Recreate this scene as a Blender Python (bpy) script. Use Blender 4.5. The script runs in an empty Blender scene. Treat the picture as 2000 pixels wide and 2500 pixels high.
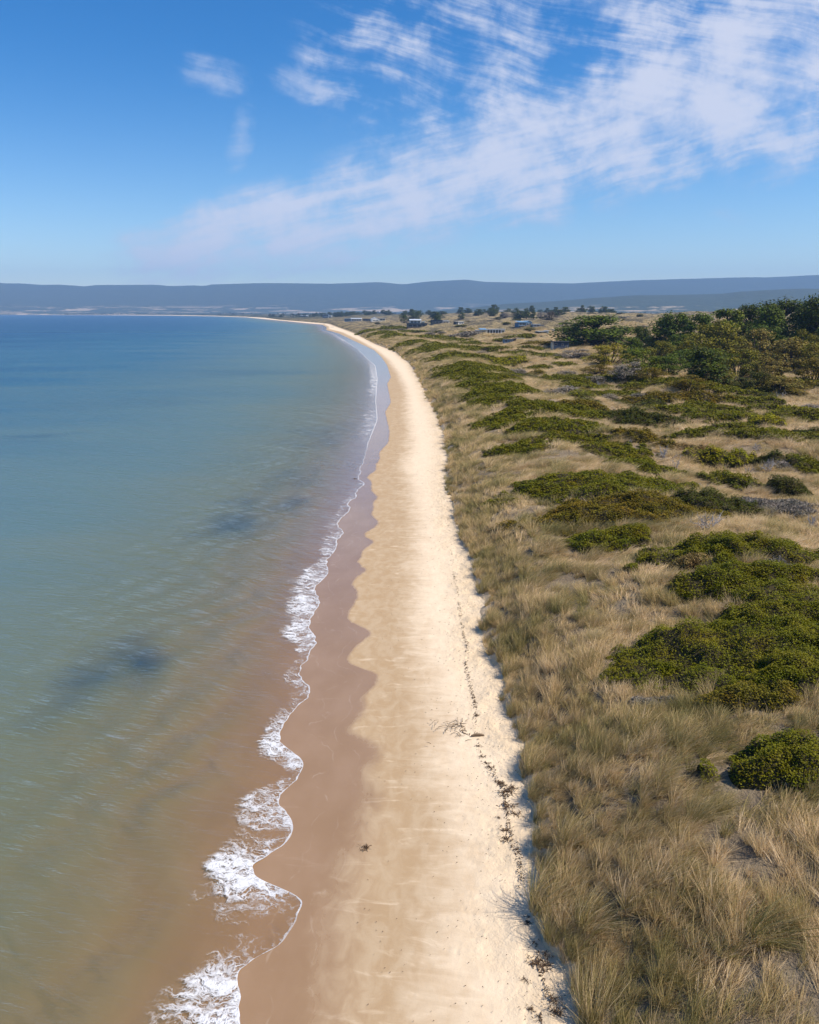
import bpy, math, random
import numpy as np
from mathutils import Vector

# ------------------------------------------------------------------ camera
SC = bpy.context.scene
COL = SC.collection
F, HORIZON, CAM_H = 1846.0, 763.0, 20.0           # focal length and horizon in photo pixels (2000 x 2500)
PITCH = math.atan((1250 - HORIZON) / F)
CP, SP = math.cos(PITCH), math.sin(PITCH)
cd = bpy.data.cameras.new('camera')
cam = bpy.data.objects.new('camera', cd)
COL.objects.link(cam)
cam.location = (0, 0, CAM_H)
cam.rotation_euler = (math.pi / 2 - PITCH, 0, 0)
cd.sensor_fit = 'HORIZONTAL'; cd.sensor_width = 36; cd.lens = F / 2000 * 36
cd.clip_start = 0.5; cd.clip_end = 60000
SC.camera = cam
SC.render.resolution_x, SC.render.resolution_y = 819, 1024

# ------------------------------------------------------------------ sun, exposure
SUN_EL, SUN_AZ = math.radians(51), math.radians(103)     # azimuth clockwise from +Y: the sun stands to the right
sun_dir = Vector((math.sin(SUN_AZ) * math.cos(SUN_EL), math.cos(SUN_AZ) * math.cos(SUN_EL), math.sin(SUN_EL)))
sl = bpy.data.lights.new('sun', 'SUN'); sl.energy = 4.75; sl.angle = math.radians(0.53); sl.color = (1.0, 0.93, 0.82)
so = bpy.data.objects.new('sun', sl); COL.objects.link(so)
so.rotation_euler = sun_dir.to_track_quat('Z', 'Y').to_euler(); so.location = (200, 20, 250)
VS = SC.view_settings
VS.view_transform = 'Standard'; VS.look = 'None'; VS.gamma = 1.0; VS.exposure = 0.4; VS.use_curve_mapping = False
cy = SC.cycles
cy.max_bounces = 5; cy.diffuse_bounces = 2; cy.glossy_bounces = 2; cy.transmission_bounces = 2
cy.transparent_max_bounces = 8; cy.volume_bounces = 0; cy.caustics_reflective = False; cy.caustics_refractive = False
cy.use_denoising = True; cy.use_adaptive_sampling = True; cy.adaptive_threshold = 0.015

# ------------------------------------------------------------------ node helper
class NT:
    def __init__(self, tree):
        self.t = tree; self.n = tree.nodes; self.l = tree.links
    def node(self, typ, **kw):
        nd = self.n.new(typ)
        for k, v in kw.items(): setattr(nd, k, v)
        return nd
    def put(self, sock, v):
        if v is None: return
        if isinstance(v, bpy.types.NodeSocket): self.l.new(v, sock)
        else:
            try: sock.default_value = v
            except Exception: sock.default_value = (*v, 1.0)
    def m(self, op, a, b=None, c=None, clamp=False):
        nd = self.node('ShaderNodeMath', operation=op, use_clamp=clamp)
        for i, v in enumerate((a, b, c)): self.put(nd.inputs[i], v)
        return nd.outputs[0]
    def vm(self, op, a, b=None):
        nd = self.node('ShaderNodeVectorMath', operation=op)
        self.put(nd.inputs[0], a); self.put(nd.inputs[1], b)
        return nd.outputs[0]
    def smooth(self, v, lo, hi, a=0.0, b=1.0):
        nd = self.node('ShaderNodeMapRange', interpolation_type='SMOOTHSTEP')
        for i, q in enumerate((v, lo, hi, a, b)): self.put(nd.inputs[i], q)
        return nd.outputs[0]
    def lin(self, v, lo, hi, a=0.0, b=1.0):
        nd = self.node('ShaderNodeMapRange')
        for i, q in enumerate((v, lo, hi, a, b)): self.put(nd.inputs[i], q)
        return nd.outputs[0]
    def mix(self, fac, a, b):
        nd = self.node('ShaderNodeMix', data_type='RGBA')
        self.put(nd.inputs[0], fac); self.put(nd.inputs[6], a); self.put(nd.inputs[7], b)
        return nd.outputs[2]
    def noise(self, vec, scale, detail=4, rough=0.5, dist=0.0, out=0):
        nd = self.node('ShaderNodeTexNoise')
        self.put(nd.inputs['Vector'], vec); self.put(nd.inputs['Scale'], scale)
        nd.inputs['Detail'].default_value = detail; nd.inputs['Roughness'].default_value = rough
        nd.inputs['Distortion'].default_value = dist
        return nd.outputs[out]
    def mapping(self, vec, loc=(0, 0, 0), rot=(0, 0, 0), scale=(1, 1, 1)):
        if any(rot):                                # turn first, then stretch
            r = self.node('ShaderNodeMapping'); self.put(r.inputs[0], vec); r.inputs[2].default_value = rot
            vec, rot = r.outputs[0], (0, 0, 0)
        nd = self.node('ShaderNodeMapping')
        self.put(nd.inputs[0], vec)
        nd.inputs[1].default_value = loc; nd.inputs[2].default_value = rot; nd.inputs[3].default_value = scale
        return nd.outputs[0]
    def xyz(self, v):
        nd = self.node('ShaderNodeSeparateXYZ'); self.put(nd.inputs[0], v); return nd.outputs
    def comb(self, x, y, z=0.0):
        nd = self.node('ShaderNodeCombineXYZ')
        for i, v in enumerate((x, y, z)): self.put(nd.inputs[i], v)
        return nd.outputs[0]
    def attr(self, name, typ='GEOMETRY', out='Fac'):
        nd = self.node('ShaderNodeAttribute', attribute_name=name, attribute_type=typ)
        return nd.outputs[out]
    def pos(self):
        return self.node('ShaderNodeNewGeometry').outputs['Position']
    def ramp(self, fac, stops):
        nd = self.node('ShaderNodeValToRGB'); cr = nd.color_ramp
        while len(cr.elements) < len(stops): cr.elements.new(0.5)
        for e, (p, c) in zip(cr.elements, stops): e.position = p; e.color = (*c, 1)
        self.put(nd.inputs[0], fac)
        return nd.outputs[0]
    def bump(self, h, strength=1.0, dist=0.1):
        nd = self.node('ShaderNodeBump'); self.put(nd.inputs['Height'], h)
        self.put(nd.inputs['Strength'], strength); self.put(nd.inputs['Distance'], dist)
        return nd.outputs[0]
    def bsdf(self, color, rough=0.8, normal=None, spec=0.5, ior=None):
        nd = self.node('ShaderNodeBsdfPrincipled')
        self.put(nd.inputs['Base Color'], color); self.put(nd.inputs['Roughness'], rough)
        self.put(nd.inputs['Specular IOR Level'], spec)
        if ior: nd.inputs['IOR'].default_value = ior
        if normal is not None: self.put(nd.inputs['Normal'], normal)
        return nd.outputs[0]
    def mixs(self, fac, a, b):
        nd = self.node('ShaderNodeMixShader'); self.put(nd.inputs[0], fac); self.put(nd.inputs[1], a); self.put(nd.inputs[2], b)
        return nd.outputs[0]

def material(name):
    mt = bpy.data.materials.new(name); mt.use_nodes = True
    mt.node_tree.nodes.clear()
    T = NT(mt.node_tree); T.out = T.node('ShaderNodeOutputMaterial')
    return mt, T
def surf(T, s): T.l.new(s, T.out.inputs['Surface'])

# ------------------------------------------------------------------ sky
def pix_dir(px, py):
    dx, dy = (px - 1000) / F, (1250 - py) / F
    return np.array([dx, CP + dy * SP, -SP + dy * CP])
def pix_ae(px, py):                                 # azimuth and elevation of a photo pixel
    d = pix_dir(px, py); d /= np.linalg.norm(d)
    return math.atan2(d[0], d[1]), math.asin(d[2])
world = bpy.data.worlds.new('World'); SC.world = world; world.use_nodes = True
world.node_tree.nodes.clear()
T = NT(world.node_tree)
sky = T.node('ShaderNodeTexSky', sky_type='NISHITA', sun_disc=False)
sky.sun_elevation = SUN_EL; sky.sun_rotation = SUN_AZ
sky.altitude = 0; sky.air_density = 1.0; sky.dust_density = 0.35; sky.ozone_density = 2.2
hs = T.node('ShaderNodeHueSaturation'); hs.inputs['Saturation'].default_value = 1.12
T.l.new(sky.outputs[0], hs.inputs['Color'])
d = T.node('ShaderNodeTexCoord').outputs['Generated']
X = T.xyz(d)
az = T.m('ARCTAN2', X[0], X[1]); el = T.m('ARCSINE', X[2])
def cloud_band(p0, p1, w0, w1, k=0.0):              # 1 on the centre line, 0 at its half width, lower beyond
    (a0, e0), (a1, e1) = pix_ae(*p0), pix_ae(*p1)
    L = math.hypot(a1 - a0, e1 - e0); c, s = (a1 - a0) / L, (e1 - e0) / L
    da, de = T.m('SUBTRACT', az, a0), T.m('SUBTRACT', el, e0)
    q = T.m('ADD', T.m('MULTIPLY', da, c), T.m('MULTIPLY', de, s))
    r = T.m('SUBTRACT', T.m('MULTIPLY', de, c), T.m('MULTIPLY', da, s))
    r = T.m('SUBTRACT', r, T.m('MULTIPLY', T.m('MULTIPLY', q, T.m('SUBTRACT', q, L)), k))
    w = T.m('MAXIMUM', T.m('ADD', w0 / F, T.m('MULTIPLY', q, (w1 - w0) / F / L)), 12 / F)
    start = T.smooth(q, -0.06, 0.10)
    return T.m('MULTIPLY', T.m('SUBTRACT', 1.0, T.m('DIVIDE', T.m('ABSOLUTE', r), w)), 1.0), start, q
def puff(px, py, hw, hh, rot=0.0):
    a, e = pix_ae(px, py); c, s = math.cos(rot), math.sin(rot)
    da, de = T.m('SUBTRACT', az, a), T.m('SUBTRACT', el, e)
    u = T.m('DIVIDE', T.m('ADD', T.m('MULTIPLY', da, c), T.m('MULTIPLY', de, s)), hw / F)
    v = T.m('DIVIDE', T.m('SUBTRACT', T.m('MULTIPLY', de, c), T.m('MULTIPLY', da, s)), hh / F)
    return T.m('SUBTRACT', 1.0, T.m('SQRT', T.m('ADD', T.m('MULTIPLY', u, u), T.m('MULTIPLY', v, v))))
ae = T.comb(az, el)
warp = T.vm('SCALE', T.vm('SUBTRACT', T.noise(ae, 9.0, 1, 0.55, out=1), (0.5, 0.5, 0.5)))
warp.node.inputs['Scale'].default_value = 0.022
aew = T.vm('ADD', ae, warp)
st1 = T.noise(T.mapping(aew, rot=(0, 0, math.radians(15)), scale=(6, 75, 1)), 1.0, 6, 0.66)      # feathers falling to the right
st2 = T.noise(T.mapping(aew, rot=(0, 0, math.radians(-13)), scale=(6, 60, 1)), 1.0, 6, 0.66)       # along the band
big = T.noise(aew, 13.0, 5, 0.62)
b1, s1, q1 = cloud_band((300, 640), (1750, 190), 80, 175, 0.1)
b2, s2, q2 = cloud_band((770, 150), (1700, -40), 130, 290)
b3, s3, q3 = cloud_band((1130, 425), (2050, 330), 40, 95)
m1 = T.m('MULTIPLY', T.m('MAXIMUM', T.m('ADD', b1, 0.25), 0.0), s1)
m2 = T.m('MULTIPLY', T.m('MAXIMUM', T.m('ADD', b2, 0.25), 0.0), s2)
m3 = T.m('MULTIPLY', T.m('MAXIMUM', T.m('ADD', b3, 0.25), 0.0), s3)
upper = T.smooth(el, math.radians(9), math.radians(17))
stk = T.m('ADD', T.m('MULTIPLY', st1, upper), T.m('MULTIPLY', st2, T.m('SUBTRACT', 1.0, upper)))
tex = T.m('ADD', T.m('MULTIPLY', T.m('SUBTRACT', stk, 0.5), 1.75), T.m('MULTIPLY', T.m('SUBTRACT', big, 0.5), 2.6))
def dens(mask, gain, tgain, lo, hi):
    live = T.smooth(mask, 0.0, 0.35)
    v = T.m('ADD', T.m('MULTIPLY', T.m('MINIMUM', mask, 0.9), gain), T.m('MULTIPLY', tex, tgain))
    return T.m('MULTIPLY', T.smooth(v, lo, hi), live)
d1 = dens(m1, 1.0, 0.85, 0.0, 1.15)
d2 = dens(m2, 0.55, 1.1, 0.08, 1.3)
d3 = dens(m3, 0.7, 0.9, 0.1, 1.3)
p1 = T.m('MULTIPLY', dens(puff(525, 182, 105, 48, -0.15), 1.0, 0.9, 0.05, 1.4), 0.8)
p2 = T.m('MULTIPLY', dens(puff(590, 335, 95, 38, 1.25), 1.0, 0.9, 0.1, 1.5), 0.7)
p3 = T.m('MULTIPLY', dens(puff(1775, 530, 75, 24, -0.3), 1.0, 0.9, 0.1, 1.5), 0.55)
p4 = T.m('MULTIPLY', dens(puff(760, 215, 130, 40, -0.25), 1.0, 0.9, 0.1, 1.3), 0.75)
clo = d1
for dd in (d2, d3, p1, p2, p3, p4): clo = T.m('SUBTRACT', 1.0, T.m('MULTIPLY', T.m('SUBTRACT', 1.0, clo), T.m('SUBTRACT', 1.0, dd)))
clo = T.m('MULTIPLY', clo, 0.9)
STR = 0.115
cloud_col = T.mix(clo, (0.40, 0.48, 0.64, 1), (0.58, 0.60, 0.70, 1))
cl = T.node('ShaderNodeVectorMath', operation='SCALE'); T.l.new(cloud_col, cl.inputs[0]); cl.inputs['Scale'].default_value = 1.0 / STR
bg = T.node('ShaderNodeBackground'); bg.inputs['Strength'].default_value = STR
tint = T.node('ShaderNodeMix', data_type='RGBA', blend_type='MULTIPLY'); tint.inputs[0].default_value = 1.0
T.l.new(hs.outputs[0], tint.inputs[6]); T.l.new(T.mix(T.smooth(el, math.radians(-5), math.radians(19)), (1.12, 1.10, 1.12, 1), (0.15, 0.59, 0.93, 1)), tint.inputs[7])
T.l.new(T.mix(clo, tint.outputs[2], cl.outputs[0]), bg.inputs['Color'])
wo = T.node('ShaderNodeOutputWorld'); T.l.new(bg.outputs[0], wo.inputs['Surface'])

# ------------------------------------------------------------------ mesh and object helpers
def mesh_np(name, verts, faces, mat=None, attrs=None, smooth=True):
    verts = np.asarray(verts, np.float32); me = bpy.data.meshes.new(name)
    if isinstance(faces, np.ndarray):
        n, k = faces.shape
        me.vertices.add(len(verts)); me.vertices.foreach_set('co', verts.ravel())
        me.loops.add(n * k); me.loops.foreach_set('vertex_index', faces.astype(np.int32).ravel())
        me.polygons.add(n)
        me.polygons.foreach_set('loop_start', np.arange(0, n * k, k, dtype=np.int32))
        me.polygons.foreach_set('loop_total', np.full(n, k, np.int32))
        me.polygons.foreach_set('use_smooth', np.full(n, smooth))
        me.update(calc_edges=True)
    else:
        me.from_pydata([tuple(map(float, v)) for v in verts], [], faces)
        if smooth:
            for p in me.polygons: p.use_smooth = True
        me.update()
    for k_, a in (attrs or {}).items():
        at = me.attributes.new(k_, 'FLOAT', 'POINT'); at.data.foreach_set('value', np.asarray(a, np.float32).ravel())
    if mat: me.materials.append(mat)
    return me
def obj(name, data, parent=None, loc=(0, 0, 0), rotz=0.0, scale=(1, 1, 1), color=None):
    o = bpy.data.objects.new(name, data); COL.objects.link(o)
    o.location = loc; o.rotation_euler = (0, 0, rotz); o.scale = scale
    if parent: o.parent = parent
    if color: o.color = (*color, 1)
    return o
def tag(o, label=None, cat=None, group=None, kind=None):
    if label: o['label'] = label
    if cat: o['category'] = cat
    if group: o['group'] = group
    if kind: o['kind'] = kind
    return o
def grid_faces(nr, nc):
    i = np.arange(nr * nc).reshape(nr, nc)
    return np.stack([i[:-1, :-1], i[:-1, 1:], i[1:, 1:], i[1:, :-1]], -1).reshape(-1, 4)
def _hash(ix, iy, seed):
    h = (ix.astype(np.int64) * 374761393 + iy.astype(np.int64) * 668265263 + seed * 974634777) & 0xffffffff
    h = ((h ^ (h >> 13)) * 1274126177) & 0xffffffff
    return ((h ^ (h >> 16)) & 0xffff) / 65535.0
def vnoise(x, y, seed=0):
    x, y = np.broadcast_arrays(np.asarray(x, float), np.asarray(y, float))
    ix, iy = np.floor(x), np.floor(y); fx, fy = x - ix, y - iy
    fx, fy = fx * fx * fx * (fx * (fx * 6 - 15) + 10), fy * fy * fy * (fy * (fy * 6 - 15) + 10)
    a, b = _hash(ix, iy, seed), _hash(ix + 1, iy, seed); c, e = _hash(ix, iy + 1, seed), _hash(ix + 1, iy + 1, seed)
    return (a * (1 - fx) + b * fx) * (1 - fy) + (c * (1 - fx) + e * fx) * fy
def fbm(x, y, seed=0, octv=4):
    s, a, t = 0, 1.0, 0
    for k in range(octv):
        s = s + a * vnoise(np.asarray(x) * 2 ** k + 17.3 * k, np.asarray(y) * 2 ** k - 9.1 * k, seed + k); t += a; a *= 0.5
    return s / t
def sstep(v, lo, hi):
    t = np.clip((np.asarray(v, float) - lo) / (hi - lo), 0, 1); return t * t * (3 - 2 * t)

# ------------------------------------------------------------------ coast lines read off the photo (pixels -> ground plane)
def plane_pt(px, py, z=0.0):
    dv = pix_dir(px, py); t = (z - CAM_H) / dv[2]; return dv[0] * t, dv[1] * t
def coast(pts, z):
    q = sorted((plane_pt(px, py, z) for px, py in pts), key=lambda p: p[1])
    ys = np.array([p[1] for p in q]); xs = np.array([p[0] for p in q])
    ys = np.maximum.accumulate(ys + np.arange(len(ys)) * 1e-4)
    return xs, ys
FAR = [(600, 774.8), (520, 772.2), (406, 770.6), (203, 769.3), (0, 768.7), (-500, 768.2), (-2600, 767.6)]
WATER = [(600, 2560), (593, 2500), (583, 2467), (585, 2430), (591, 2414), (587, 2402), (575, 2390), (581, 2375), (593, 2359), (616, 2339), (648, 2333), (679, 2315),
 (703, 2290), (721, 2260), (733, 2227), (750, 2205), (742, 2189), (719, 2181), (691, 2175), (671, 2164), (626, 2153), (614, 2138), (612, 2116), (626, 2106), (628, 2093),
 (675, 2083), (699, 2067), (709, 2045), (707, 2030), (717, 2016), (716, 2000), (686, 1976), (672, 1954), (680, 1940), (704, 1923), (729, 1899), (747, 1875), (741, 1848),
 (712, 1838), (690, 1818), (676, 1790), (684, 1779), (696, 1765), (716, 1733), (745, 1710), (759, 1692), (761, 1676), (749, 1666), (729, 1654), (729, 1639), (749, 1611),
 (765, 1583), (781, 1564), (765, 1552), (755, 1526), (761, 1501), (779, 1481), (783, 1461), (764, 1441), (784, 1418), (809, 1398), (796, 1380), (798, 1364), (816, 1348),
 (827, 1333), (818, 1325), (828, 1317), (840, 1302), (836, 1292), (821, 1287), (830, 1267), (842, 1257), (861, 1246), (853, 1237), (843, 1227), (862, 1221), (875, 1212),
 (867, 1202), (880, 1192), (897, 1180), (878, 1174), (870, 1166), (885, 1157), (876, 1143), (886, 1137), (893, 1110), (900, 1080), (914, 1047), (922, 1024), (920, 1000),
 (918, 980), (920, 950), (922, 925), (917, 893), (900, 879), (891, 870), (874, 853), (840, 830), (812, 814), (785, 806), (788, 799), (783, 794), (745, 790), (687, 785.5), (658, 781), (637, 778)] + FAR
WET = [(800, 2560), (815, 2450), (835, 2280), (850, 2150), (877, 2080), (900, 2000), (907, 1964), (923, 1932), (907, 1919), (887, 1903), (910, 1870), (927, 1846), (915, 1818),
 (891, 1806), (842, 1785), (887, 1753), (895, 1720), (875, 1710), (915, 1684), (930, 1660), (915, 1643), (875, 1635), (850, 1623), (846, 1611), (866, 1578), (899, 1566),
 (913, 1546), (899, 1536), (858, 1526), (846, 1501), (862, 1481), (879, 1449), (854, 1418), (880, 1406), (903, 1389), (864, 1377), (888, 1360), (880, 1346), (923, 1325),
 (880, 1308), (909, 1293), (932, 1279), (914, 1267), (906, 1253), (917, 1238), (906, 1230), (926, 1215), (906, 1198), (909, 1175), (893, 1163), (923, 1146), (915, 1137),
 (929, 1122), (926, 1105), (949, 1082), (952, 1053), (941, 1006), (955, 983), (946, 937), (955, 922), (946, 893), (932, 873), (914, 856), (866, 833), (827, 814), (797, 805.5), (798, 798.6), (787, 793), (747, 789.3)] + [(p[0], p[1] - 0.35) for p in FAR[:-1]]
DRY = [(1040, 2560), (1045, 2450), (1055, 2300), (1080, 2150), (1077, 2000), (1049, 1927), (1037, 1858), (1037, 1765), (1029, 1684), (1002, 1578), (995, 1469), (1000, 1400),
 (1004, 1255), (990, 1177), (975, 1145), (995, 1082), (990, 1024), (987, 951), (967, 908), (946, 879), (922, 858), (878, 832), (835, 811), (803, 803), (802, 797), (791, 792), (750, 788.6)] + [(p[0], p[1] - 0.6) for p in FAR[:-1]]
FOOT = [(1420, 2560), (1409, 2500), (1400, 2400), (1370, 2320), (1335, 2268), (1305, 2225), (1298, 2178), (1310, 2118), (1311, 2039), (1296, 1960), (1288, 1900), (1272, 1853),
 (1262, 1785), (1232, 1712), (1220, 1655), (1200, 1608), (1180, 1550), (1176, 1472), (1165, 1415), (1146, 1357), (1125, 1302), (1110, 1255), (1097, 1209), (1088, 1169),
 (1098, 1125), (1086, 1076), (1071, 1024), (1039, 960), (1025, 925), (1001, 889), (977, 868), (961, 857), (919, 841), (861, 812), (822, 798), (803, 790.5), (745, 785.5), (687, 781), (649, 775.8)] + [(p[0], p[1] - 1.7) for p in FAR]
cW, cWet, cDry, cF = coast(WATER, 0.0), coast(WET, 0.12), coast(DRY, 0.4), coast(FOOT, 0.85)
def ext0(c, y): return np.interp(y, c[1], c[0])
_fine = np.concatenate([np.arange(-60, 60, 0.1), np.geomspace(60, 13000, 4000)])
_cache = {}
def ext(c, y):                                      # lightly rounded so that far bends have no corners
    k = id(c[0])
    if k not in _cache:
        w = 0.12 + 0.016 * np.maximum(_fine, 0)
        _cache[k] = np.mean([ext0(c, _fine + w * t) for t in np.linspace(-1, 1, 9)], 0)
    return np.interp(y, _fine, _cache[k])
_ys = np.concatenate([np.arange(-60, 200, 1.0), np.geomspace(200, 13000, 600)])
def smoothed(c, wfun):
    out = []
    for y in _ys:
        yy = y + np.linspace(-1, 1, 21) * wfun(max(y, 12)); out.append(ext(c, yy).mean())
    return np.array(out)
_xws, _xfs = smoothed(cW, lambda y: 6 + 0.12 * y), smoothed(cF, lambda y: 1.0 + 0.03 * y)
def x_water(y): return ext(cW, y) + (fbm(np.asarray(y) / 0.7, 0, 5, 3) - 0.5) * 0.30 * sstep(200 - np.asarray(y), 0, 120)
def x_ws(y): return np.interp(y, _ys, _xws)
def x_foot(y):
    y = np.asarray(y, float)
    return np.interp(y, _ys, _xfs) + (fbm(y / 2.2, 3, 8, 3) - 0.5) * 0.9 * sstep(260 - y, 0, 150)
def ground(x, y):
    x, y = np.broadcast_arrays(np.asarray(x, float), np.asarray(y, float))
    xw, xf = x_ws(y), x_foot(y); s = x - xf
    t = (x - xw) / np.maximum(xf - xw, 1.0)
    u = np.maximum(xw - x, 0)
    sea = -7.0 * (1 - np.exp(-u * 0.058 / 7.0))
    zb = np.where(t > 0, 0.85 * np.clip(t, 0, 1) ** 1.15, sea)
    farfade = 1 - 0.55 * sstep(y, 1200, 4000)
    lump = (fbm(x / 3.2, y / 3.6, 21, 3) - 0.5)
    scarp = (0.06 + 0.55 * fbm(y / 6.0, 1.7, 31, 2) ** 1.5) * sstep(s, 0, 0.55)
    dune = 2.1 * sstep(s, -0.5, 5.0) + 1.5 * sstep(s, 3.5, 14) - 1.5 * sstep(s, 15, 30)
    hum = (fbm(x / 15, y / 20, 41, 3) - 0.5) * 3.4 * sstep(s, 6, 22) + lump * 0.75 * sstep(s, 1, 4)
    inland = 12.5 * sstep(s, 40, 420) * sstep(y, 180, 620) * (0.45 + 1.1 * fbm(x / 150, y / 170, 51, 3))
    mid = (fbm(x / 38, y / 60, 61, 3) - 0.45) * 7.5 * sstep(s, 25, 110) * sstep(y, 90, 330)
    far_dune = (fbm(x / 90, y / 160, 71, 3) - 0.5) * 10 * sstep(s, 30, 300) * sstep(y, 500, 900)
    knoll = (fbm(x / 21, y / 30, 66, 3) - 0.45) * 6.5 * sstep(s, 30, 110) * sstep(y, 170, 420) * (1 - 0.5 * sstep(y, 900, 2000))
    zd = scarp + knoll + (dune + hum) * np.where(y > 500, farfade, 1) + (inland + mid + far_dune) * farfade
    return np.where(s <= 0, zb, 0.85 + zd)
def hit(px, py, dz=0.0):                            # where the ray through a photo pixel meets the terrain
    dv = pix_dir(px, py)
    t = np.geomspace(12, 9000, 3000)
    z = CAM_H + dv[2] * t
    g = np.maximum(ground(dv[0] * t, dv[1] * t), 0) + dz
    below = np.nonzero(z < g)[0]
    if len(below) == 0: i = len(t) - 1
    else: i = below[0]
    lo, hi = t[max(i - 1, 0)], t[i]
    for _ in range(18):
        mid = (lo + hi) / 2
        if CAM_H + dv[2] * mid < max(float(ground(dv[0] * mid, dv[1] * mid)), 0) + dz: hi = mid
        else: lo = mid
    return np.array([dv[0] * hi, dv[1] * hi, CAM_H + dv[2] * hi])

# ------------------------------------------------------------------ materials of the setting
def sand_material():
    mt, T = material('sand')
    e1, e2, sf = T.attr('wet_edge'), T.attr('dry_edge'), T.attr('foot')
    P = T.pos()
    PX = T.mapping(P, scale=(1.0, 0.55, 1.0))
    n_big, n_mid, n_fine = T.noise(PX, 0.5, 4, 0.55), T.noise(PX, 1.7, 5, 0.6, 0.6), T.noise(P, 18, 4, 0.6)
    streak = T.noise(T.mapping(P, rot=(0, 0, 0.25), scale=(0.7, 2.6, 1)), 0.8, 5, 0.6, 0.8)
    near = T.smooth(T.xyz(P)[1], 18, 40)
    soft = T.lin(near, 0, 1, 1.6, 0.18)
    ee1 = T.m('ADD', e1, T.m('MULTIPLY', T.m('SUBTRACT', n_mid, 0.5), T.lin(near, 0, 1, 2.2, 0.5)))
    wet = T.smooth(ee1, T.m('MULTIPLY', soft, -1.0), soft, 1.0, 0.0)
    ee2 = T.m('ADD', e2, T.m('ADD', T.m('MULTIPLY', T.m('SUBTRACT', n_big, 0.5), 2.4), T.m('MULTIPLY', T.m('SUBTRACT', streak, 0.5), 2.6)))
    dry = T.smooth(ee2, -1.3, 2.2)
    damp_c = T.mix(T.smooth(n_mid, 0.35, 0.68), (0.425, 0.288, 0.163, 1), (0.48, 0.348, 0.218, 1))
    damp_c = T.mix(T.m('MULTIPLY', T.smooth(streak, 0.56, 0.74), 0.65), damp_c, (0.66, 0.51, 0.35, 1))
    dry_c = T.mix(T.smooth(n_mid, 0.3, 0.75), (0.72, 0.56, 0.39, 1), (0.77, 0.615, 0.44, 1))
    up = T.smooth(sf, -3.2, -0.6)
    dry_c = T.mix(T.m('MULTIPLY', up, T.smooth(n_big, 0.2, 0.7)), dry_c, (0.66, 0.50, 0.325, 1))
    speck = T.m('MULTIPLY', T.smooth(T.noise(T.mapping(P, scale=(1, 1.6, 1)), 7.0, 6, 0.75), 0.66, 0.72), T.smooth(sf, -5.0, -1.0, 0.15, 0.6))
    dry_c = T.mix(speck, dry_c, (0.30, 0.20, 0.12, 1))
    wet_c = T.mix(T.smooth(n_big, 0.3, 0.75), (0.305, 0.182, 0.090, 1), (0.345, 0.213, 0.116, 1))
    wet_c = T.mix(T.m('MULTIPLY', T.smooth(streak, 0.6, 0.78), 0.3), wet_c, (0.45, 0.31, 0.20, 1))
    sn = T.noise(PX, 0.55, 3, 0.5)
    for off in (0.9, 2.1):                          # old swash marks on the wet sand
        ln = T.smooth(T.m('ABSOLUTE', T.m('ADD', T.m('ADD', e1, off), T.m('MULTIPLY', T.m('SUBTRACT', sn, 0.5), 3.0))), 0.0, 0.07, 1.0, 0.0)
        wet_c = T.mix(T.m('MULTIPLY', ln, T.smooth(n_mid, 0.4, 0.65, 0.0, 0.4)), wet_c, (0.48, 0.35, 0.24, 1))
    c = T.mix(dry, damp_c, dry_c); c = T.mix(wet, c, wet_c)
    sea = T.smooth(T.attr('depth'), 0.0, 1.0)
    c = T.mix(sea, c, T.mix(T.smooth(n_big, 0.3, 0.7), (0.29, 0.19, 0.09, 1), (0.35, 0.245, 0.12, 1)))
    c = T.mix(T.attr('weed'), c, (0.02, 0.035, 0.02, 1))
    rough = T.lin(wet, 0, 1, 0.95, 0.07)
    rough = T.m('ADD', rough, T.m('MULTIPLY', T.smooth(n_mid, 0.4, 0.7), 0.06))
    dimple = T.noise(P, 3.4, 5, 0.62)
    h = T.m('ADD', T.m('MULTIPLY', dimple, T.lin(dry, 0, 1, 0.25, 1.0)), T.m('MULTIPLY', n_fine, 0.22))
    fv = T.node('ShaderNodeTexVoronoi', feature='SMOOTH_F1'); T.put(fv.inputs['Vector'], T.mapping(P, rot=(0, 0, 0.3), scale=(1.6, 1.0, 1))); fv.inputs['Scale'].default_value = 1.5
    h = T.m('ADD', h, T.m('MULTIPLY', T.smooth(fv.outputs[0], 0.05, 0.30), T.m('MULTIPLY', dry, T.smooth(n_big, 0.42, 0.6, 0.05, 0.55))))   # trodden dents
    dryness = T.m('SUBTRACT', 1.0, wet)
    nrm = T.bump(h, T.m('ADD', T.m('MULTIPLY', dryness, 0.45), 0.02), T.lin(up, 0, 1, 0.04, 0.22))
    surf(T, T.bsdf(c, rough, nrm, T.lin(wet, 0, 1, 0.12, 0.75), 1.55))
    return mt
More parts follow.
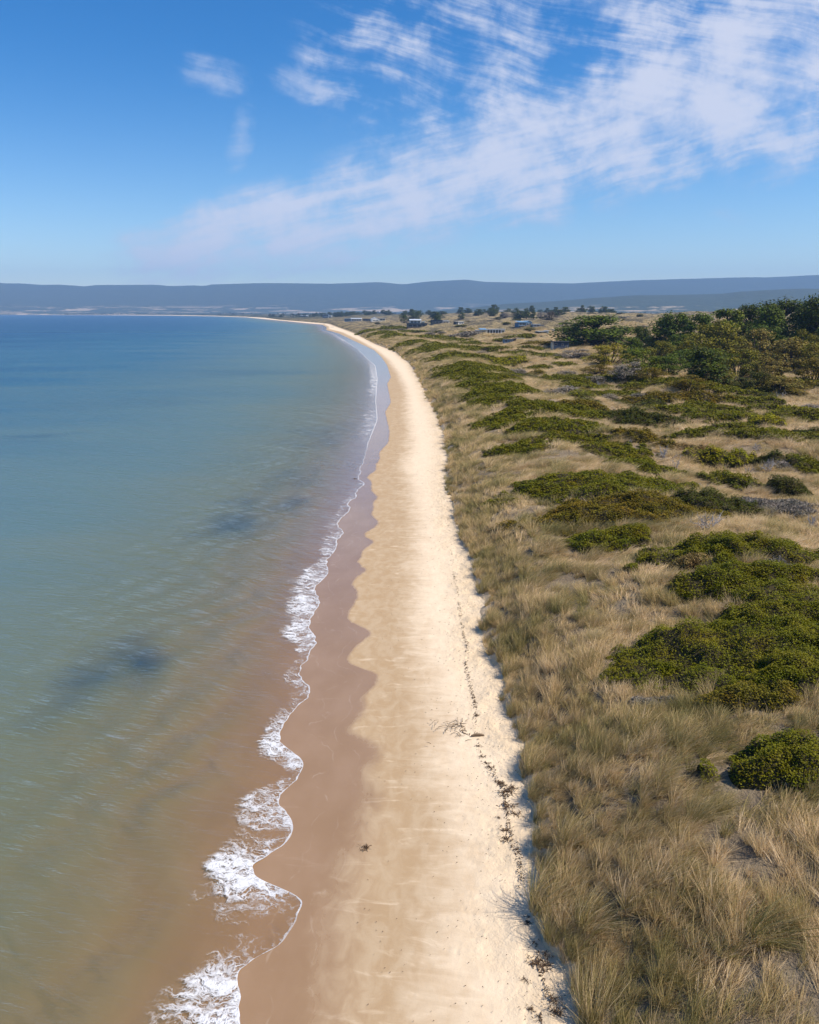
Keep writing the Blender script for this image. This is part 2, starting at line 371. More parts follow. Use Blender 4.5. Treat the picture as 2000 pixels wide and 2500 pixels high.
def dune_material():
    mt, T = material('dune_ground')
    P = T.pos(); sf = T.attr('foot')
    a, b, c3 = T.noise(P, 0.11, 5, 0.6), T.noise(P, 0.9, 5, 0.65), T.noise(P, 6, 4, 0.65)
    far = T.smooth(T.xyz(P)[1], 150, 650)
    litter = T.ramp(b, [(0.25, (0.13, 0.098, 0.068)), (0.5, (0.20, 0.152, 0.10)), (0.75, (0.30, 0.235, 0.155))])
    tuss = T.noise(T.mapping(P, scale=(1, 0.6, 1)), 0.38, 6, 0.7)
    cfar = T.ramp(tuss, [(0.30, (0.085, 0.080, 0.035)), (0.43, (0.23, 0.175, 0.085)), (0.6, (0.40, 0.30, 0.155)), (0.78, (0.52, 0.41, 0.25))])
    gp = T.smooth(T.noise(T.mapping(P, scale=(1, 0.5, 1)), 0.05, 6, 0.66), 0.44, 0.56)
    cfar = T.mix(T.m('MULTIPLY', gp, T.smooth(T.xyz(P)[1], 200, 600, 0.0, 0.85)), cfar, T.mix(a, (0.06, 0.062, 0.03, 1), (0.16, 0.12, 0.09, 1)))
    c = T.mix(far, litter, cfar)
    c = T.mix(T.smooth(sf, 0.25, 1.3, 1.0, 0.0), c, (0.60, 0.44, 0.28, 1))
    plain = T.smooth(T.xyz(P)[1], 1400, 3000)
    wood = T.ramp(T.noise(T.mapping(P, scale=(1, 0.35, 1)), 0.006, 6, 0.65), [(0.40, (0.035, 0.045, 0.022)), (0.56, (0.07, 0.07, 0.035)), (0.62, (0.30, 0.23, 0.13)), (0.74, (0.40, 0.31, 0.19))])
    c = T.mix(plain, c, wood)
    nrm = T.bump(T.m('ADD', T.m('MULTIPLY', c3, 0.3), T.m('MULTIPLY', tuss, T.lin(far, 0, 1, 0.4, 3.0))), 0.8, T.lin(far, 0, 1, 0.5, 1.4))
    surf(T, T.bsdf(c, 0.95, nrm, 0.1))
    return mt
def hill_material():
    mt, T = material('hill_forest')
    P = T.pos()
    n = T.noise(T.mapping(P, scale=(0.6, 1, 1)), 0.0038, 6, 0.62)
    n2 = T.noise(P, 0.012, 5, 0.7)
    c = T.mix(n2, (0.028, 0.045, 0.03, 1), (0.075, 0.085, 0.05, 1))
    low = T.smooth(T.attr('low'), 0.0, 1.0)
    field = T.m('MULTIPLY', T.smooth(T.m('ADD', n, T.m('MULTIPLY', T.m('SUBTRACT', n2, 0.5), 0.3)), 0.535, 0.60), T.smooth(low, 0.25, 0.9))
    c = T.mix(field, c, T.mix(n2, (0.36, 0.27, 0.17, 1), (0.50, 0.39, 0.27, 1)))
    surf(T, T.bsdf(c, 0.95, T.bump(n2, 0.8, 25), 0.1))
    return mt
def water_material():
    mt, T = material('sea_water')
    P = T.pos(); X = T.xyz(P)
    dep, u = T.attr('depth'), T.attr('behind')
    fo = T.attr('foam'); weed = T.attr('weed')
    # ---- body colour by depth
    k = T.m('SUBTRACT', 1.0, T.m('EXPONENT', T.m('MULTIPLY', dep, -1.7)))
    n_c = T.noise(T.mapping(P, scale=(0.35, 1.0, 1)), 0.035, 5, 0.6)
    dd = T.m('MULTIPLY', dep, T.lin(n_c, 0.3, 0.7, 0.75, 1.3))
    body = T.ramp(T.lin(dd, 0, 7.6), [(0.0, (0.235, 0.172, 0.085)), (0.030, (0.205, 0.186, 0.092)), (0.075, (0.152, 0.172, 0.106)), (0.20, (0.098, 0.156, 0.142)), (0.6, (0.024, 0.096, 0.152)), (1.0, (0.003, 0.046, 0.120))])
    body = T.mix(weed, body, (0.026, 0.068, 0.098, 1))
    # ---- wind ripples, nearly across the picture, and a few long swells towards the shore
    rp = T.noise(T.mapping(P, rot=(0, 0, 0.16), scale=(0.50, 2.6, 1)), 1.0, 5, 0.6, 0.3)
    rp2 = T.noise(T.mapping(P, rot=(0, 0, 0.42), scale=(0.16, 0.95, 1)), 0.75, 4, 0.55, 0.4)
    sw = T.noise(T.mapping(P, rot=(0, 0, 0.85), scale=(0.06, 0.48, 1)), 0.7, 3, 0.5, 0.5)
    calm = T.smooth(u, 0.0, 9.0, 0.25, 1.0)
    h = T.m('ADD', T.m('ADD', T.m('MULTIPLY', rp, 0.30), T.m('MULTIPLY', rp2, 0.75)), T.m('MULTIPLY', sw, 1.5))
    nrm = T.bump(h, 1.0, T.m('MULTIPLY', calm, 0.5))
    # ---- foam: lace that thins out behind the front
    w1 = T.noise(P, 0.9, 4, 0.6, out=1)
    wv = T.node('ShaderNodeVectorMath', operation='SCALE'); T.l.new(T.vm('SUBTRACT', w1, (0.5, 0.5, 0.5)), wv.inputs[0]); wv.inputs['Scale'].default_value = 1.7
    PW = T.mapping(T.vm('ADD', P, wv.outputs[0]), rot=(0, 0, 0.25), scale=(0.62, 1.9, 1))
    vo = T.node('ShaderNodeTexVoronoi', feature='DISTANCE_TO_EDGE'); T.put(vo.inputs['Vector'], PW); vo.inputs['Scale'].default_value = 1.5
    vo2 = T.node('ShaderNodeTexVoronoi', feature='DISTANCE_TO_EDGE'); T.put(vo2.inputs['Vector'], PW); vo2.inputs['Scale'].default_value = 4.1
    lace = T.m('MAXIMUM', T.smooth(vo.outputs[0], 0.0, 0.20, 1.0, 0.0), T.m('MULTIPLY', T.smooth(vo2.outputs[0], 0.0, 0.22, 1.0, 0.0), 0.85))
    blot = T.noise(PW, 1.3, 6, 0.7)
    fv = T.m('ADD', T.m('ADD', T.m('MULTIPLY', fo, 1.15), T.m('MULTIPLY', lace, 0.55)), T.m('MULTIPLY', T.m('SUBTRACT', blot, 0.5), 2.2))
    fm = T.m('MULTIPLY', T.smooth(fv, 0.78, 1.65), T.smooth(fo, 0.03, 0.25))
    ed_n = T.noise(P, 2.2, 4, 0.6)
    edge_w = T.lin(ed_n, 0.35, 0.7, 0.015, 0.10)
    edge_w = T.m('MULTIPLY', edge_w, T.lin(X[1], 20, 200, 1.0, 3.0))
    edge = T.m('MULTIPLY', T.m('LESS_THAN', u, edge_w), T.smooth(T.attr('front'), 0.05, 0.5))
    fm = T.m('MAXIMUM', T.m('MULTIPLY', fm, 0.92), T.m('MULTIPLY', edge, 0.7))
    # ---- shaders
    tr = T.node('ShaderNodeBsdfTransparent'); tr.inputs[0].default_value = (0.97, 0.95, 0.91, 1)
    df = T.node('ShaderNodeBsdfDiffuse'); T.l.new(body, df.inputs[0])
    base = T.mixs(k, tr.outputs[0], df.outputs[0])
    gl = T.node('ShaderNodeBsdfGlossy'); T.put(gl.inputs['Roughness'], T.smooth(X[1], 40, 900, 0.06, 0.28)); T.l.new(nrm, gl.inputs['Normal'])
    gl.inputs[0].default_value = (0.95, 0.97, 1, 1)
    fr = T.node('ShaderNodeFresnel'); fr.inputs['IOR'].default_value = 1.33; T.l.new(nrm, fr.inputs['Normal'])
    frv = T.m('MINIMUM', T.m('MULTIPLY', fr.outputs[0], T.smooth(X[1], 50, 600, 1.0, 0.42)), 0.36)
    wat = T.mixs(frv, base, gl.outputs[0])
    foam = T.node('ShaderNodeBsdfDiffuse'); foam.inputs[0].default_value = (0.72, 0.71, 0.72, 1)
    T.l.new(T.bump(T.m('ADD', lace, blot), 0.6, 0.05), foam.inputs['Normal'])
    surf(T, T.mixs(fm, wat, foam.outputs[0]))
    return mt

# ------------------------------------------------------------------ ground sheets
rows = np.concatenate([np.arange(-40, 13, 1.0), np.arange(13, 62, 0.125)])
g = [62.0]
while g[-1] < 1500: g.append(g[-1] * 1.0055 + 0.02)
while g[-1] < 11800: g.append(g[-1] * 1.018)
rows = np.concatenate([rows, np.array(g)])
NR = len(rows); Y = rows[:, None]
WEEDS = [(262, 1610, 150, 100, 0.9), (160, 1690, 150, 85, 0.45), (590, 1265, 140, 62, 0.65), (690, 1180, 100, 45, 0.3), (790, 1060, 80, 30, 0.4), (70, 1070, 90, 16, 0.6), (620, 910, 260, 10, 0.3), (300, 985, 220, 16, 0.3)]
def weed_at(x, y):
    w = np.zeros(np.broadcast(x, y).shape)
    jx, jy = (fbm(x / 4, y / 5, 91, 3) - 0.5), (fbm(x / 4, y / 5, 95, 3) - 0.5)
    for px, py, hw, hh, a in WEEDS:
        cx, cyy = plane_pt(px, py); x1, _ = plane_pt(px + hw, py); _, y1 = plane_pt(px, py - hh)
        r = np.hypot((x - cx) / (x1 - cx) + jx * 1.5, (y - cyy) / (y1 - cyy) + jy * 1.5 + 0.35 * (x - cx) / (x1 - cx) * -1)
        w = np.maximum(w, a * (1 - sstep(r, 0.2, 1.2)))
    return w * (0.35 + 0.65 * sstep(fbm(x / 1.6, y / 3.2, 99, 4), 0.32, 0.66))
# beach and seabed
t_in = np.linspace(0, 1, 88)
u_out = np.concatenate([np.linspace(0.25, 6, 20), np.geomspace(6.6, 9000, 50)])
XW, XF = x_ws(Y), x_foot(Y)
xb = np.concatenate([np.maximum(XW - u_out[::-1][None, :], -9400 - u_out[::-1][None, :] * 0.01), XW + (XF - XW) * t_in[None, :]], 1)
yb = np.broadcast_to(Y, xb.shape)
zb = ground(xb, yb); zb[:, -1] = 0.85
near_lump = sstep(xb - XF, -2.6, -0.3) * (fbm(xb / 0.8, yb / 0.8, 77, 3) - 0.5) * 0.22 * sstep(140 - yb, 0, 80)
zb = zb + np.where(xb > XW + 1, near_lump, 0); 
u_b = np.maximum(x_water(yb) - xb, 0)
attrs = dict(wet_edge=xb - ext(cWet, yb), dry_edge=xb - ext(cDry, yb), foot=xb - XF, depth=np.maximum(-zb, 0), weed=weed_at(xb, yb) * (u_b > 2))
SAND = sand_material()
beach = obj('beach', mesh_np('beach', np.stack([xb, yb, zb], -1).reshape(-1, 3), grid_faces(*xb.shape), SAND, attrs))
tag(beach, 'long curving pale sand beach with damp tan band beside the sea', 'beach', kind='structure')
zb_edge = zb[:, -1]
# dunes and hinterland
s_in = np.concatenate([np.linspace(0, 1.6, 13), np.arange(2.0, 30, 0.42), np.geomspace(31, 18000, 125)])
xd = np.minimum(XF + s_in[None, :], 9400 + s_in[None, :] * 0.01); yd = np.broadcast_to(Y, xd.shape)
zd = ground(xd + 1e-6, yd); zd[:, 0] = zb_edge
dunes = obj('dunes', mesh_np('dunes', np.stack([xd, yd, zd], -1).reshape(-1, 3), grid_faces(*xd.shape), dune_material(), dict(foot=np.broadcast_to(s_in[None, :], xd.shape))))
tag(dunes, 'grassy sand dunes rolling inland behind the beach', 'dunes', kind='structure')
# sea
FOAM = [(2560, 220, 1.0), (2500, 210, 1.0), (2400, 190, 0.9), (2350, 130, 0.55), (2300, 150, 0.33), (2250, 170, 0.30), (2210, 200, 0.55), (2180, 190, 0.85), (2150, 120, 1.0), (2110, 130, 1.0), (2070, 150, 0.6), (2030, 130, 0.45),
 (2005, 150, 0.85), (1960, 110, 1.0), (1930, 90, 0.9), (1900, 50, 0.45), (1870, 60, 0.75), (1840, 90, 0.9), (1800, 60, 0.9), (1770, 60, 0.7), (1740, 50, 0.5), (1700, 60, 0.6), (1670, 60, 0.8), (1640, 40, 0.4), (1600, 30, 0.4),
 (1560, 75, 0.85), (1500, 80, 0.95), (1450, 75, 0.85), (1420, 100, 0.85), (1390, 70, 0.8), (1360, 30, 0.7), (1330, 50, 0.7), (1300, 40, 0.5), (1270, 40, 0.5), (1240, 40, 0.5), (1200, 25, 0.5), (1150, 15, 0.35), (1100, 10, 0.25),
 (1060, 40, 0.5), (1020, 45, 0.62), (985, 24, 0.4), (950, 26, 0.75), (900, 20, 0.75), (880, 15, 0.4), (850, 8, 0.3), (832, 12, 0.7), (815, 8, 0.5), (800, 2, 0.1), (772, 1, 0.0)]
fy = np.array([plane_pt(1000, p[0])[1] for p in FOAM]); fw = np.array([p[1] / F * math.hypot(plane_pt(1000, p[0])[1], CAM_H) * 0.97 for p in FOAM]); fs = np.array([p[2] for p in FOAM])
r_sea = rows[rows < 7400]; YS = r_sea[:, None]
u_s = np.concatenate([np.arange(0, 6, 0.11), np.geomspace(6.15, 9400, 95)])
XWa, XWs = x_water(YS), x_ws(YS)
xs = XWs - u_s[None, :] + (XWa - XWs) * np.exp(-u_s[None, :] / 5.0)
xs = np.maximum(xs, -9420 - u_s[None, :] * 0.01); ys = np.broadcast_to(YS, xs.shape)
bed = ground(xs, ys)
zs = np.maximum(0.0, bed + 0.012)
wl = np.sin((u_s[None, :] + 0.42 * (ys - 15) * (1 - sstep(ys, 60, 200)) + (fbm(xs / 9, ys / 9, 222, 3) - 0.5) * 9) * 2 * np.pi / 3.4)
zs = zs + np.where(bed < -0.05, np.sign(wl) * np.abs(wl) ** 1.6 * 0.045 * sstep(-bed, 0.05, 0.3) * (1 - sstep(u_s[None, :], 9, 26)) * sstep(260 - ys, 0, 150), 0)
zs = zs + np.exp(-((u_s[None, :] - 0.25) / 0.2) ** 2) * 0.006 * sstep(300 - YS, 0, 100)
wid, stg = np.interp(ys, fy, fw), np.interp(ys, fy, fs)
ub = u_s[None, :] + 0 * xs
fpos = ub / np.maximum(wid, 0.3) + (fbm(xs / 2.5, ys / 2.5, 13, 3) - 0.5) * 0.9
foam_a = stg * (1 - sstep(fpos, 0.55, 1.15)) * (0.75 + 0.6 * fbm(xs / 1.6, ys / 1.6, 17, 3) - 0.2)
depth = np.maximum(zs - bed, 0)
WATERM = water_material()
sea = obj('sea', mesh_np('sea', np.stack([xs, ys, zs], -1).reshape(-1, 3), grid_faces(*xs.shape)[:, ::-1], WATERM,
    dict(depth=depth, behind=ub, foam=foam_a, weed=weed_at(xs, ys), front=stg + 0 * xs)))
tag(sea, 'calm clear sea with a lace of foam along the sand', 'sea', kind='structure')

# ------------------------------------------------------------------ hills
HM = hill_material()
def hill_range(name, sky_px, d0, d1, dback, base, lowfrac, seed, amp):
    px = np.array([p[0] for p in sky_px]); py = np.array([p[1] for p in sky_px])
    cols_px = np.linspace(px[0], px[-1], 260)
    crest = np.interp(cols_px, px, py)
    az_ = np.array([(p - 1000) / F for p in cols_px])
    z1 = np.array([CAM_H + pix_dir(a, b)[2] / pix_dir(a, b)[1] * d1 for a, b in zip(cols_px, crest)])
    rr = np.concatenate([np.linspace(0, 1, 44), 1 + np.linspace(0.05, 1, 8)])
    V, L = [], []
    for r in rr:
        yv = d0 + (d1 - d0) * r if r <= 1 else d1 + (dback - d1) * (r - 1)
        xv = az_ * yv / (CP + 0.25 * SP)
        prof = (0.10 * min(r / 0.3, 1) + 0.9 * sstep(r, 0.12, 1.0) ** 1.2) if r <= 1 else 1 - 0.8 * sstep(r, 1.0, 2.0)
        nz = (fbm(xv / 900, yv / 900 + xv * 0, seed, 4) - 0.5) * amp * math.sin(min(r, 1) * math.pi)
        zz = base + (z1 - base) * prof + nz * (z1 - base)
        if r == 0: zz = zz * 0 - 6
        V.append(np.stack([xv, np.full_like(xv, yv), zz], -1)); L.append(np.clip(1 - (zz - base) / (z1 - base) / lowfrac, 0, 1))
    V = np.array(V)
    o = obj(name, mesh_np(name, V.reshape(-1, 3), grid_faces(len(rr), 260), HM, dict(low=np.array(L))))
    return o
SKYLINE = [(-900, 684), (-300, 688), (0, 689), (16, 691.6), (73, 692.5), (114, 695.7), (154, 695), (183, 697), (219, 699.8), (239, 696.5), (304, 695.7), (385, 695), (426, 698.5), (479, 697), (503, 699), (523, 695), (633, 691.6), (700, 691.6),
 (811, 693), (870, 691), (927, 688.7), (985, 694.5), (1043, 687.5), (1136, 683), (1183, 688.7), (1391, 692), (1470, 688), (1565, 684), (1739, 679), (1809, 677), (1860, 677.5), (2000, 671), (2400, 668), (2900, 674)]
tag(hill_range('far_hills', SKYLINE, 7600, 11000, 12200, 6, 0.42, 3, 0.10), 'long blue forested range of hills along the horizon', 'hills', kind='structure')
NEARHILL = [(1000, 764), (1150, 752), (1230, 742), (1350, 735.5), (1440, 728), (1550, 721), (1650, 720), (1760, 717), (1800, 712), (1900, 706.5), (1960, 705), (2000, 706), (2300, 700), (2800, 708)]
tag(hill_range('wooded_hills', NEARHILL, 4300, 5900, 7200, 8, 0.9, 9, 0.16), 'lower grey wooded hills with pale clearings before the blue range', 'hills', kind='structure')

# ------------------------------------------------------------------ foliage, bark and house materials
def leaf_material(name, vary=0.8, transl=0.15):
    mt, T = material(name)
    oi = T.node('ShaderNodeObjectInfo')
    r = T.attr('rnd')
    P = T.pos()
    n = T.noise(P, 0.55, 3, 0.6)
    v = T.m('ADD', T.m('MULTIPLY', T.m('SUBTRACT', r, 0.5), vary), T.m('MULTIPLY', T.m('SUBTRACT', n, 0.5), 1.1))
    hsv = T.node('ShaderNodeHueSaturation'); T.l.new(oi.outputs['Color'], hsv.inputs['Color'])
    T.put(hsv.inputs['Value'], T.m('ADD', 1.0, v)); T.put(hsv.inputs['Hue'], T.m('ADD', 0.5, T.m('MULTIPLY', T.m('SUBTRACT', n, 0.52), -0.12)))
    bs = T.bsdf(hsv.outputs[0], 0.6, None, 0.12)
    tl = T.node('ShaderNodeBsdfTranslucent'); T.l.new(hsv.outputs[0], tl.inputs[0])
    surf(T, T.mixs(transl, bs, tl.outputs[0]))
    return mt
LEAF = leaf_material('leaves')
def plain(name, col, rough=0.8, spec=0.3, grain=0.25, scale=3.0):
    mt, T = material(name)
    n = T.noise(T.pos(), scale, 4, 0.6)
    a = tuple(c * (1 - grain) for c in col); b = tuple(min(c * (1 + grain), 1) for c in col)
    surf(T, T.bsdf(T.mix(n, (*a, 1), (*b, 1)), rough, None, spec))
    return mt
BARK = plain('bark', (0.075, 0.058, 0.045), 0.9, 0.1)
DEADWOOD = plain('dead_wood', (0.36, 0.33, 0.32), 0.9, 0.1, 0.3, 6)
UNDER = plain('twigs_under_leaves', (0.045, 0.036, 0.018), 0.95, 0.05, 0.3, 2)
WRACK = plain('dried_seaweed', (0.085, 0.05, 0.028), 0.9, 0.1, 0.45, 5)
CHIP = plain('beach_debris', (0.16, 0.11, 0.07), 0.9, 0.1, 0.4, 9)

def tube(path, radii, sides=6):
    path = np.asarray(path, float); V, Fc = [], []
    for i, p in enumerate(path):
        t = path[min(i + 1, len(path) - 1)] - path[max(i - 1, 0)]; t /= np.linalg.norm(t) + 1e-9
        a = np.cross(t, (0.3, 0.2, 0.9) if abs(t[2]) < 0.9 else (1, 0, 0)); a /= np.linalg.norm(a); b = np.cross(t, a)
        for k in range(sides):
            th = 2 * math.pi * k / sides; V.append(p + radii[i] * (math.cos(th) * a + math.sin(th) * b))
    for i in range(len(path) - 1):
        for k in range(sides):
            Fc.append((i * sides + k, i * sides + (k + 1) % sides, (i + 1) * sides + (k + 1) % sides, (i + 1) * sides + k))
    return np.array(V), Fc
class Soup:                                         # collects quads and faces into one mesh
    def __init__(self): self.V, self.F, self.n = [], [], 0
    def add(self, V, Fc):
        self.V.append(np.asarray(V, float)); self.F += [tuple(i + self.n for i in f) for f in Fc]; self.n += len(V)
    def box(self, x0, x1, y0, y1, z0, z1):
        V = [(x, y, z) for z in (z0, z1) for y in (y0, y1) for x in (x0, x1)]
        self.add(V, [(0, 2, 3, 1), (4, 5, 7, 6), (0, 1, 5, 4), (2, 6, 7, 3), (0, 4, 6, 2), (1, 3, 7, 5)])
    def mesh(self, name, mat, smooth=False): return mesh_np(name, np.concatenate(self.V), self.F, mat, smooth=smooth)
def leaf_quads(pos, size, rng, up=0.8, aspect=0.62, normals=None):
    n = len(pos)
    nr = rng.normal(size=(n, 3)); nr /= np.linalg.norm(nr, axis=1)[:, None]
    nr[:, 2] = np.abs(nr[:, 2])
    nr = nr * (1 - 0.45 * up) + (normals if normals is not None else np.array([0, 0, 1.0])) * up
    nr /= np.linalg.norm(nr, axis=1)[:, None]
    a = np.cross(nr, rng.normal(size=(n, 3))); a /= np.linalg.norm(a, axis=1)[:, None] + 1e-9; b = np.cross(nr, a)
    sz = (size * rng.uniform(0.6, 1.35, n))[:, None]
    V = np.stack([pos - a * sz * 0.5, pos + b * sz * 0.5 * aspect, pos + a * sz * 0.5, pos - b * sz * 0.5 * aspect], 1).reshape(-1, 3)
    Fc = np.arange(4 * n).reshape(n, 4)
    return V, Fc, np.repeat(rng.random(n), 4)

# ------------------------------------------------------------------ low shrubs
OLIVE, DARK, BRIGHT, BROWN, GREY, OCHRE = (0.130, 0.121, 0.002), (0.060, 0.061, 0.003), (0.235, 0.208, 0.003), (0.145, 0.104, 0.006), (0.23, 0.195, 0.155), (0.27, 0.185, 0.065)
SHRUBS = []                                         # world ellipses: grass stays out of them
def in_shrub(x, y):
    m = np.zeros(np.shape(x), bool)
    jit = (fbm(np.asarray(x) / 1.7, np.asarray(y) / 1.7, 131, 3) - 0.5) * 0.75
    for cx, cyy, rx, ry, c, s_ in SHRUBS:
        dx, dy = x - cx, y - cyy; m |= np.hypot((dx * c + dy * s_) / rx, (dy * c - dx * s_) / ry) + jit < 0.9
    return m
def shrub(px, py, hw, hh, height, color, label, group=None, rot=0.0, seed=0, name='coastal_shrub', up=0.75, aspect=0.62):
    rng = np.random.default_rng(seed + int(px * 7 + py))
    f = hit(px, py + hh); b = hit(px, py - hh, height * 0.8)
    dist = math.hypot((f[1] + b[1]) / 2, CAM_H)
    rx = hw / F * dist * (1.2 if dist < 60 else 1.27); ry = float(np.clip((b[1] - f[1]) / 2, 0.42 * rx, 1.9 * rx)) * 1.12; ry = max(ry, 0.8)
    cyy = f[1] + ry; cx = (px - 1000) / F * math.hypot(cyy, 14) * 1.0
    cx = pix_dir(px, py)[0] / pix_dir(px, py)[1] * cyy
    c, s_ = math.cos(rot), math.sin(rot)
    SHRUBS.append((cx, cyy, rx, ry, c, s_))
    def mound(u, v):                                # u, v in the unit disc -> height above ground and world place
        x, y = cx + u * rx * c - v * ry * s_, cyy + u * rx * s_ + v * ry * c
        r = np.hypot(u, v) + (fbm(x / (0.35 * rx + 0.6), y / (0.35 * rx + 0.6), 151, 3) - 0.5) * 0.95 + (fbm(x / 0.8, y / 0.8, 155, 2) - 0.5) * 0.32
        top = np.sqrt(np.clip(1 - np.clip(r, 0, 1) ** 2.2, 0, 1))
        lump = 0.35 + 0.95 * fbm(x / 1.5, y / 1.5, 161, 3) + 0.35 * (vnoise(x / 0.55, y / 0.55, 171) - 0.5)
        return x, y, height * top * lump, r
    size = max(0.085, dist / 756 * 1.75)
    n = int(min(np.pi * rx * ry * 3.2 / (size * size * 0.6), 26000))
    ang, rad = rng.random(n * 2) * 2 * np.pi, np.sqrt(rng.random(n * 2)) * 1.25
    u, v = rad * np.cos(ang), rad * np.sin(ang)
    x, y, h, r = mound(u, v); keep = (r < 1.0) & ((fbm(x / 1.0, y / 1.2, 181, 3) > 0.37) | (rng.random(len(x)) < 0.25))
    x, y, h = x[keep][:n], y[keep][:n], h[keep][:n]
    z0 = ground(x, y); z = z0 + h * rng.uniform(0.72, 1.05, len(x)) + size * 0.2
    base = np.array([cx, cyy, float(ground(cx, cyy))])
    e = 0.25
    gx = np.stack([(ground(x + e, y) - z0), (ground(x, y + e) - z0)], -1) / e
    V, Fc, rn = leaf_quads(np.stack([x, y, z], -1) - base, size * (1 if aspect > 0.3 else 2.4), rng, up, aspect)
    root = tag(obj(name, None, loc=base), label, 'shrub', group)
    obj('foliage', mesh_np('foliage', V, Fc, LEAF, dict(rnd=rn), smooth=False), root, color=color)
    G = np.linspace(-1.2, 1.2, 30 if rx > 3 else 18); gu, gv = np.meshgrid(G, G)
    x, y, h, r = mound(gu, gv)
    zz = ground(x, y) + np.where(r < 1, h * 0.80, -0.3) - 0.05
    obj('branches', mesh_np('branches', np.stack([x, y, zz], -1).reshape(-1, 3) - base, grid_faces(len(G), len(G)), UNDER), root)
    return root
GM = 'low green shrub mats on the dune grass'
LM = 'spreading olive-green shrub mat on the pale dune grass behind the beach'
